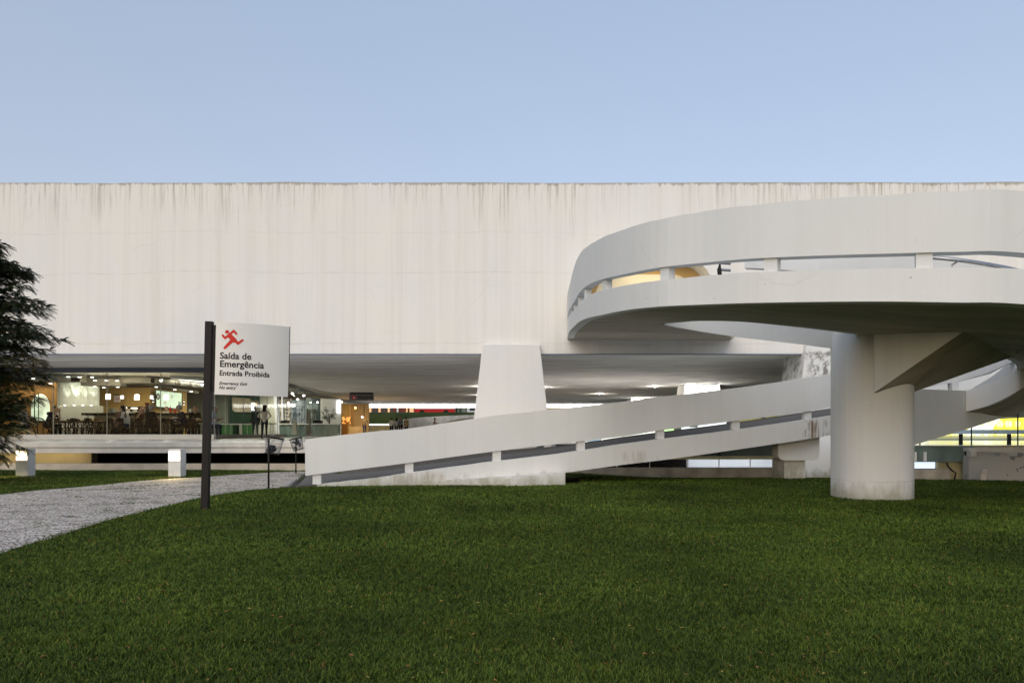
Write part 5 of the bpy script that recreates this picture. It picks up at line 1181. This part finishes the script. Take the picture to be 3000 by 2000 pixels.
# potted palm
pl = empty('potted_palm', (*seat_at(964, 48)[:2], FL), 'leafy indoor palm lit yellow from above in front of a white wall', 'potted plant')
c_ = seat_at(964, 48); m = MB(); m.tube([(c_[0], 48, FL+.3), (c_[0]+.03, 48, FL+1.0), (c_[0]-.02, 48, FL+1.5)], [.05, .035, .02], 6)
tips = []
for k in range(16):
    a_ = random.uniform(0, 6.28); r_ = random.uniform(.2, .55); p1 = (c_[0]+r_*math.cos(a_), 48+r_*math.sin(a_), FL+random.uniform(1.25, 1.8)); m.tube([(c_[0], 48, FL+random.uniform(.8, 1.3)), p1], .01, 4); tips.append(p1)
bld(m, 'trunk', M['chair'], pl); m = MB()
for p1 in tips:
    for k in range(26):
        d = Vector((random.gauss(0, 1), random.gauss(0, 1), random.gauss(0, .5)-.1)).normalized(); q_ = Vector(p1)+d*random.uniform(.02, .18); w = d.cross(Vector((0, 0, 1))).normalized()*.02; e_ = d*.11-Vector((0, 0, .03)); m.add([q_-w, q_+e_*.5-w, q_+e_, q_+w], [(0, 1, 2, 3)])
bld(m, 'foliage', simple('palm_leaf', (.07, .10, .035), .5, .3, 4, 0), pl); bld(MB().lathe([(.16, 0), (.22, .38), (.2, .38)], c_, 14), 'pot', M['greysign'], pl)
# amber lit room at the end
amb = empty('ticket_hall', (*seat_at(1040, 68)[:2], FL), 'warm amber lit glass ticket hall at the far end', 'ticket hall')
M['amber'] = emis('amber_wall', (.75, .40, .10), .10, (.40, .22, .07)); M['amber2'] = simple('cream_curtain', (.52, .42, .28), .7, .15, 3, 0, stretch=(5, 5, .2))
bld(panelq(999, 1028, 1182, 1290, 72), 'amber_wall', M['amber'], amb); bld(panelq(1028, 1081, 1182, 1290, 73), 'cream_wall', M['amber2'], amb)
for px in (1001, 1028, 1033, 1066, 1080): bld(panelq(px, px+1.6, 1182, 1290, 71, .05), 'mullion', M['counter'] if px in (1028, 1080) else M['black'] if px == 1066 else M['orangewood'], amb)
bld(panelq(1016, 1063, 1249, 1285, 70, .3), 'ticket_desk', M['tan'], amb); bld(panelq(1003, 1018, 1234, 1285, 69, .4), 'orange_display', M['orangewood'], amb)
m = MB()
for k in range(40): m.ell(P(random.uniform(1002, 1026), random.uniform(1222, 1240), 69), .05, .05, .05, 6, 4)
tag(bld(m, 'flowers', emis('orange_flower', (1, .35, .08), .9, (.6, .2, .05)), amb), kind='stuff')
bld(MB().ell(P(1041, 1195, 69), .1, .1, .13), 'orange_globe', emis('orange_globe', (.9, .45, .1), 1.0), amb); bld(MB().ell(P(1061, 1221, 69), .08, .08, .08), 'white_globe', M['dl'], amb)
lamp('ticket_hall_light', 'AREA', (XY(1035, 69)[0], 69, zr(2.7)), 120, (1, .66, .3), 3)
# cafe room lighting
for X, Y, e, sx_ in ((-24, 41.8, 60, 5), (-17.2, 41.8, 60, 4), (-20, 43.4, 65, 6), (-27, 43, 50, 5), (-15.8, 44, 90, 3), (-17, 48, 150, 4), (-17.5, 53, 170, 4), (-17, 56.5, 120, 3)):
    lamp('cafe_ceiling_light', 'AREA', (X, Y, zr(2.85)), e, (1, .90, .72), sx_, sy=1.2)

# ------------------------------------------------------------------ lobby panels seen through the slots of the lower ramp
def slotpanel(px0, px1, y0, y1, Y, name, mat, label, cat='partition'):
    o = panelq(px0, px1, y0, y1, Y, .12).build(name, mat); tag(o, label, cat); return o
glow = lambda n_, c_, s_: emis(n_, c_, s_, c_)
slotpanel(1560, 1760, 1282, 1312, 30, 'partition', glow('blue_teal_glow', (.20, .33, .42), .6), 'blue teal glass partition behind the ramp slot')
slotpanel(1765, 1925, 1255, 1300, 31, 'partition', glow('white_glow2', (.80, .85, .75), .9), 'pale rumpled white partition behind the ramp slot')
slotpanel(1948, 1974, 1240, 1290, 31.5, 'partition', glow('green_glow2', (.45, .75, .33), .8), 'small bright green partition behind the ramp slot')
slotpanel(1974, 1996, 1240, 1290, 31.6, 'partition', M['cafegrey'], 'dark grey green partition behind the ramp slot')
slotpanel(1996, 2128, 1225, 1285, 31.7, 'partition', glow('white_glow3', (.72, .80, .80), .8), 'wide translucent white partition behind the ramp slot')
slotpanel(2128, 2148, 1220, 1280, 31.9, 'partition', zebra('photo_panel', (.03, .03, .04), (.35, .15, .15), 3, .55), 'dark photographic partition behind the ramp slot')
slotpanel(2148, 2280, 1195, 1270, 32.1, 'partition', glow('yellow_glow', (.36, .35, .12), .25), 'yellow partition behind the ramp slot')
bld(MB().box(2, 14, 60, 60.3, FL, zr(1.0)), 'lobby_low_wall', M['tan'], mus)
lamp('lobby_light', 'AREA', (6, 44, zr(2.6)), 150, (1, .96, .88), 6, sy=3)

# ------------------------------------------------------------------ beyond the open floor: street side
def wallstrip(pts, zlo, th, name, mat):
    a_ = catmull([tuple(P(*p)) for p in pts], 5); return fixn(strip(a_, np.full(len(a_), zlo), a_[:, 2], th).build(name, mat))
o = wallstrip([(1140, 1236, 81.5), (1180, 1229, 82.2), (1230, 1223, 83.2), (1290, 1219, 84.6), (1350, 1216, 86), (1420, 1213, 87.5)], zr(-.6), .4, 'curved_wall', M['wall']); tag(o, 'long pale curved wall below the grass bank beyond the visitors', 'wall')
o = wallstrip([(1288, 1252, 79), (1300, 1241, 79.3), (1325, 1232, 79.8), (1360, 1226, 80.3), (1420, 1221, 81)], zr(-.6), .4, 'curved_wall', M['tan']); tag(o, 'shorter tan curved wall in front of the long curved wall', 'wall')
o = MB().box(XY(1045, 74)[0], XY(1138, 74)[0], 74, 74.3, zr(.56), zr(.70)).build('light_bar', emis('warm_bar', (1, .93, .78), 1.6)); tag(o, 'long low warm white light bar left of the four visitors', 'light bar')
o = MB().box(XY(1078, 76)[0], XY(1140, 76)[0], 76, 76.3, zr(-.5), zr(.5)).build('low_parapet', M['yellowwall']); tag(o, 'low yellowish parapet under the warm light bar', 'parapet')
bus = empty('city_bus', (XY(1270, 112)[0], 112, zr(2.4)), 'red city bus with white band passing behind the grass bank', 'bus')
x0_, x1_ = XY(1215, 112)[0], XY(1332, 112)[0]; zb_ = zr(2.75)
bld(MB().box(x0_, x1_, 112, 114.4, zb_, zb_+.55), 'lower_body', M['busred'], bus); bld(MB().box(x0_, x1_, 112.01, 114.39, zb_+.551, zb_+.85), 'white_band', M['white'], bus)
bld(MB().box(x0_, x1_, 112.02, 114.38, zb_+.851, zb_+1.9), 'window_band', M['darkteal'], bus); bld(MB().box(x0_, x1_, 112, 114.4, zb_+1.901, zb_+2.3), 'roof', M['busred'], bus)
for q in (.18, .78):
    X = x0_+(x1_-x0_)*q; bld(MB().tube([(X, 111.95, zb_-.02), (X, 112.3, zb_-.02)], .42, 14), 'wheel', M['black'], bus)
def shop(px0, px1, Y, h, mat, label, wins=()):
    z = float(zr(hrel(0, Y)))-.3; r = empty('street_building', (XY((px0+px1)/2, Y)[0], Y, z), label, 'building'); bld(MB().box(XY(px0, Y)[0], XY(px1, Y)[0], Y, Y+8, z, z+h), 'wall', mat, r)
    bld(MB().box(XY(px0, Y)[0]-.2, XY(px1, Y)[0]+.2, Y-.3, Y+8.2, z+h+.002, z+h+.3), 'roof', M['duct'], r)
    for a_, b_, z0_, z1_, mt_ in wins: bld(MB().box(XY(a_, Y)[0], XY(b_, Y)[0], Y-.05, Y-.002, z+z0_, z+z1_), 'window', mt_, r)
M['warmwin'] = emis('warm_window', (.95, .55, .25), .5, (.3, .15, .08))
shop(1040, 1165, 124, 6, M['brick'], 'dark red brown shop front across the street, leftmost', [(1082+k*9, 1088+k*9, .8, 2.2, M['warmwin'] if k % 3 == 0 else M['darkteal']) for k in range(8)])
shop(1167, 1225, 123, 5, M['brick'], 'reddish shop with lit window behind the white post', [(1190, 1194, .5, 2.4, M['warmwin']), (1200, 1212, .5, 2.4, M['warmwin'])])
shop(1226, 1340, 126, 5, M['greendark'], 'low dark green building behind the red bus', [(1240+k*14, 1246+k*14, 1.2, 2.2, M['warmwin']) for k in range(5)])
shop(1341, 1366, 122, 5, M['cafegrey'], 'grey building with tall shutters right of the bus', [(1345, 1352, .5, 2.5, M['darkteal'])])
shop(1368, 1480, 118, 5, M['white'], 'white house with a barred window beside the wide pillar', [(1376, 1393, 1.1, 2.6, M['darkteal'])])
shop(1590, 1760, 118, 5.5, M['tan'], 'tan building beyond the right bay of the open floor')
o = MB().box(XY(1162, 108)[0], XY(1167, 108)[0], 108, 108.2, zr(2.2), zr(4.2)).build('white_post', M['white']); tag(o, 'white gate post standing on top of the grass bank', 'post')

# ------------------------------------------------------------------ tree at the left edge
def leaf_mat():
    m, nt, b = mk('tree_leaves'); L = nt.links
    tc = N(nt, 'ShaderNodeTexCoord'); n1 = N(nt, 'ShaderNodeTexNoise', Scale=.9, Detail=4.0); n2 = N(nt, 'ShaderNodeTexNoise', Scale=9.0)
    L.new(tc.outputs['Object'], n1.inputs['Vector']); L.new(tc.outputs['Object'], n2.inputs['Vector'])
    r = N(nt, 'ShaderNodeValToRGB'); e = r.color_ramp.elements
    e[0].position = .40; e[0].color = (.022, .040, .016, 1); e[1].position = .74; e[1].color = (.20, .13, .03, 1)
    q = r.color_ramp.elements.new(.56); q.color = (.055, .078, .022, 1)
    L.new(n1.outputs[0], r.inputs[0])
    mr = N(nt, 'ShaderNodeMapRange'); mr.inputs['To Min'].default_value = .5; mr.inputs['To Max'].default_value = 1.5; L.new(n2.outputs[0], mr.inputs[0])
    sc = N(nt, 'ShaderNodeVectorMath', operation='SCALE'); L.new(r.outputs[0], sc.inputs[0]); L.new(mr.outputs[0], sc.inputs['Scale'])
    L.new(sc.outputs[0], b.inputs['Base Color']); b.inputs['Roughness'].default_value = .5; return m
def tree():
    Yt = 19.2; X0 = XY(-150, Yt)[0]; zg = float(zr(hrel(X0, Yt)))
    r = empty('feathery_tree', (X0, Yt, zg), 'dark feathery leaved tree with drooping fronds at the left edge', 'tree')
    prof_y = [690, 720, 760, 800, 860, 900, 960, 990, 1030, 1100, 1150, 1200, 1270, 1330, 1355]
    prof_x = [10, 45, 92, 112, 128, 158, 168, 190, 170, 138, 116, 128, 92, 72, 20]
    S_ = FPX/Yt
    def rad(z): return max(.3, (np.interp(HY-(z-E)*S_, prof_y, prof_x)+150)/S_)
    tk = MB(); tk.tube([(X0, Yt, zg-.2), (X0+.05, Yt, zr(.8)), (X0-.05, Yt+.05, zr(2.5)), (X0+.02, Yt, zr(4.6))], [.16, .13, .09, .02], 9)
    W(tk.build('trunk', simple('bark', (.16, .13, .10), .9, .3, 8, .6), r, smooth_=True))
    br = MB(); lf = []
    rs = random.Random(11)
    def frond(p, d, ln):
        d = d.normalized(); side_ = d.cross(Vector((0, 0, 1)));
        if side_.length < .1: side_ = Vector((1, 0, 0))
        side_.normalize(); npair = 9
        for k in range(npair):
            t_ = k/npair; c_ = p+d*ln*t_+Vector((0, 0, -.38*ln*t_*t_)); w_ = ln*.36*math.sin(math.pi*(.12+.8*t_))
            for s_ in (-1, 1):
                e_ = (side_*s_+d*.55).normalized()*w_+Vector((0, 0, -.25*w_)); hw = d*ln*.055
                lf.extend([c_-hw, c_+e_*.6-hw*.9, c_+e_, c_+hw])
    for i in range(290):
        z = zr(-.75)+5.75*((i+.5)/290)+rs.uniform(-.08, .08); az = rs.uniform(0, 2*math.pi)
        if i % 3 == 0: az = rs.uniform(-.9, .9)
        R_ = rad(z)*rs.uniform(.58, .93)
        root = Vector((X0, Yt, z-R_*.28 if z-R_*.28 > zg+.6 else zg+.6+rs.random()*.3)); tip = Vector((X0+R_*math.cos(az), Yt+R_*math.sin(az), z))
        mid = root*.5+tip*.5+Vector((0, 0, .16*R_)); pts = [root, root*.6+mid*.4+Vector((0, 0, .04)), mid, mid*.45+tip*.55+Vector((0, 0, .05)), tip]
        br.tube(pts, [.020, .015, .010, .006, .002], 5)
        nsub = int(9+R_*9)
        for k in range(nsub):
            t_ = .22+.78*k/nsub; seg_ = t_*4; j = min(int(seg_), 3); f = seg_-j; p = pts[j]*(1-f)+pts[j+1]*f; d = (pts[j+1]-pts[j]).normalized()
            sd_ = d.cross(Vector((0, 0, 1))).normalized()*(1 if k % 2 else -1)
            L_ = rs.uniform(.24, .44)*(1.1-.40*t_)
            tw = (d*.55+sd_*rs.uniform(.2, 1.1)+Vector((rs.gauss(0, .25), rs.gauss(0, .25), rs.uniform(-.35, .40)))).normalized(); frond(p, tw, L_)
            frond(p+tw*L_*.3, (tw+sd_*rs.uniform(-.8, .8)+Vector((0, 0, rs.uniform(-.3, .5)))), L_*.75)
            if rs.random() < .6: frond(p+tw*L_*.15, (tw*.6-sd_*rs.uniform(.3, .9)+Vector((0, 0, rs.uniform(-.2, .3)))), L_*.7)
        frond(tip-d*.1, d, .30)
    W(br.build('branches', simple('branch_bark', (.24, .19, .14), .9, .3, 12, .4), r, smooth_=True))
    v = np.array([tuple(q) for q in lf], np.float32); n = len(v)//4
    me = bpy.data.meshes.new('crown'); me.from_pydata([tuple(map(float, q)) for q in v], [], [(4*k, 4*k+1, 4*k+2, 4*k+3) for k in range(n)]); me.update(); me.materials.append(leaf_mat())
    o = bpy.data.objects.new('crown', me); C.objects.link(o); o.parent = r; W(o); print('leaves', n)
tree()

# ------------------------------------------------------------------ pieces that belong to a part go one level deeper
bpy.context.view_layer.update()
def under(child, parent):
    mw = child.matrix_world.copy(); child.parent = parent; child.matrix_parent_inverse = parent.matrix_world.inverted(); child.matrix_basis = mw
def kids(root, stem): return [o for o in root.children if o.name.split('.')[0] == stem]
for root, pairs in ((cafe, (('window_bars', 'arched_window'), ('wall_ribs', 'ribbed_wall'))), (mb_, (('printed_face', 'frame'), ('plate_pictures', 'frame'))), (ns, (('ring', 'plate'), ('cigarette', 'plate'))),
                    (tb, (('arrow', 'red_disc'),)), (es, (('group_head', 'body'), ('light_bar', 'cup_tray'))), (sc, (('lit_half', 'frame'),)), (tr, (('mullion', 'glass_pane'),)), (trr, (('mullion', 'glass_band'),))):
    for cs, ps in pairs:
        p = kids(root, ps)[0]
        for o in kids(root, cs): under(o, p)
for o in list(C.objects):
    if o.parent is None and o.name.split('.')[0] == 'bollard_lamp':
        f = kids(o, 'lamp_face')[0]
        for q in kids(o, 'lamp_ledge'): under(q, f)
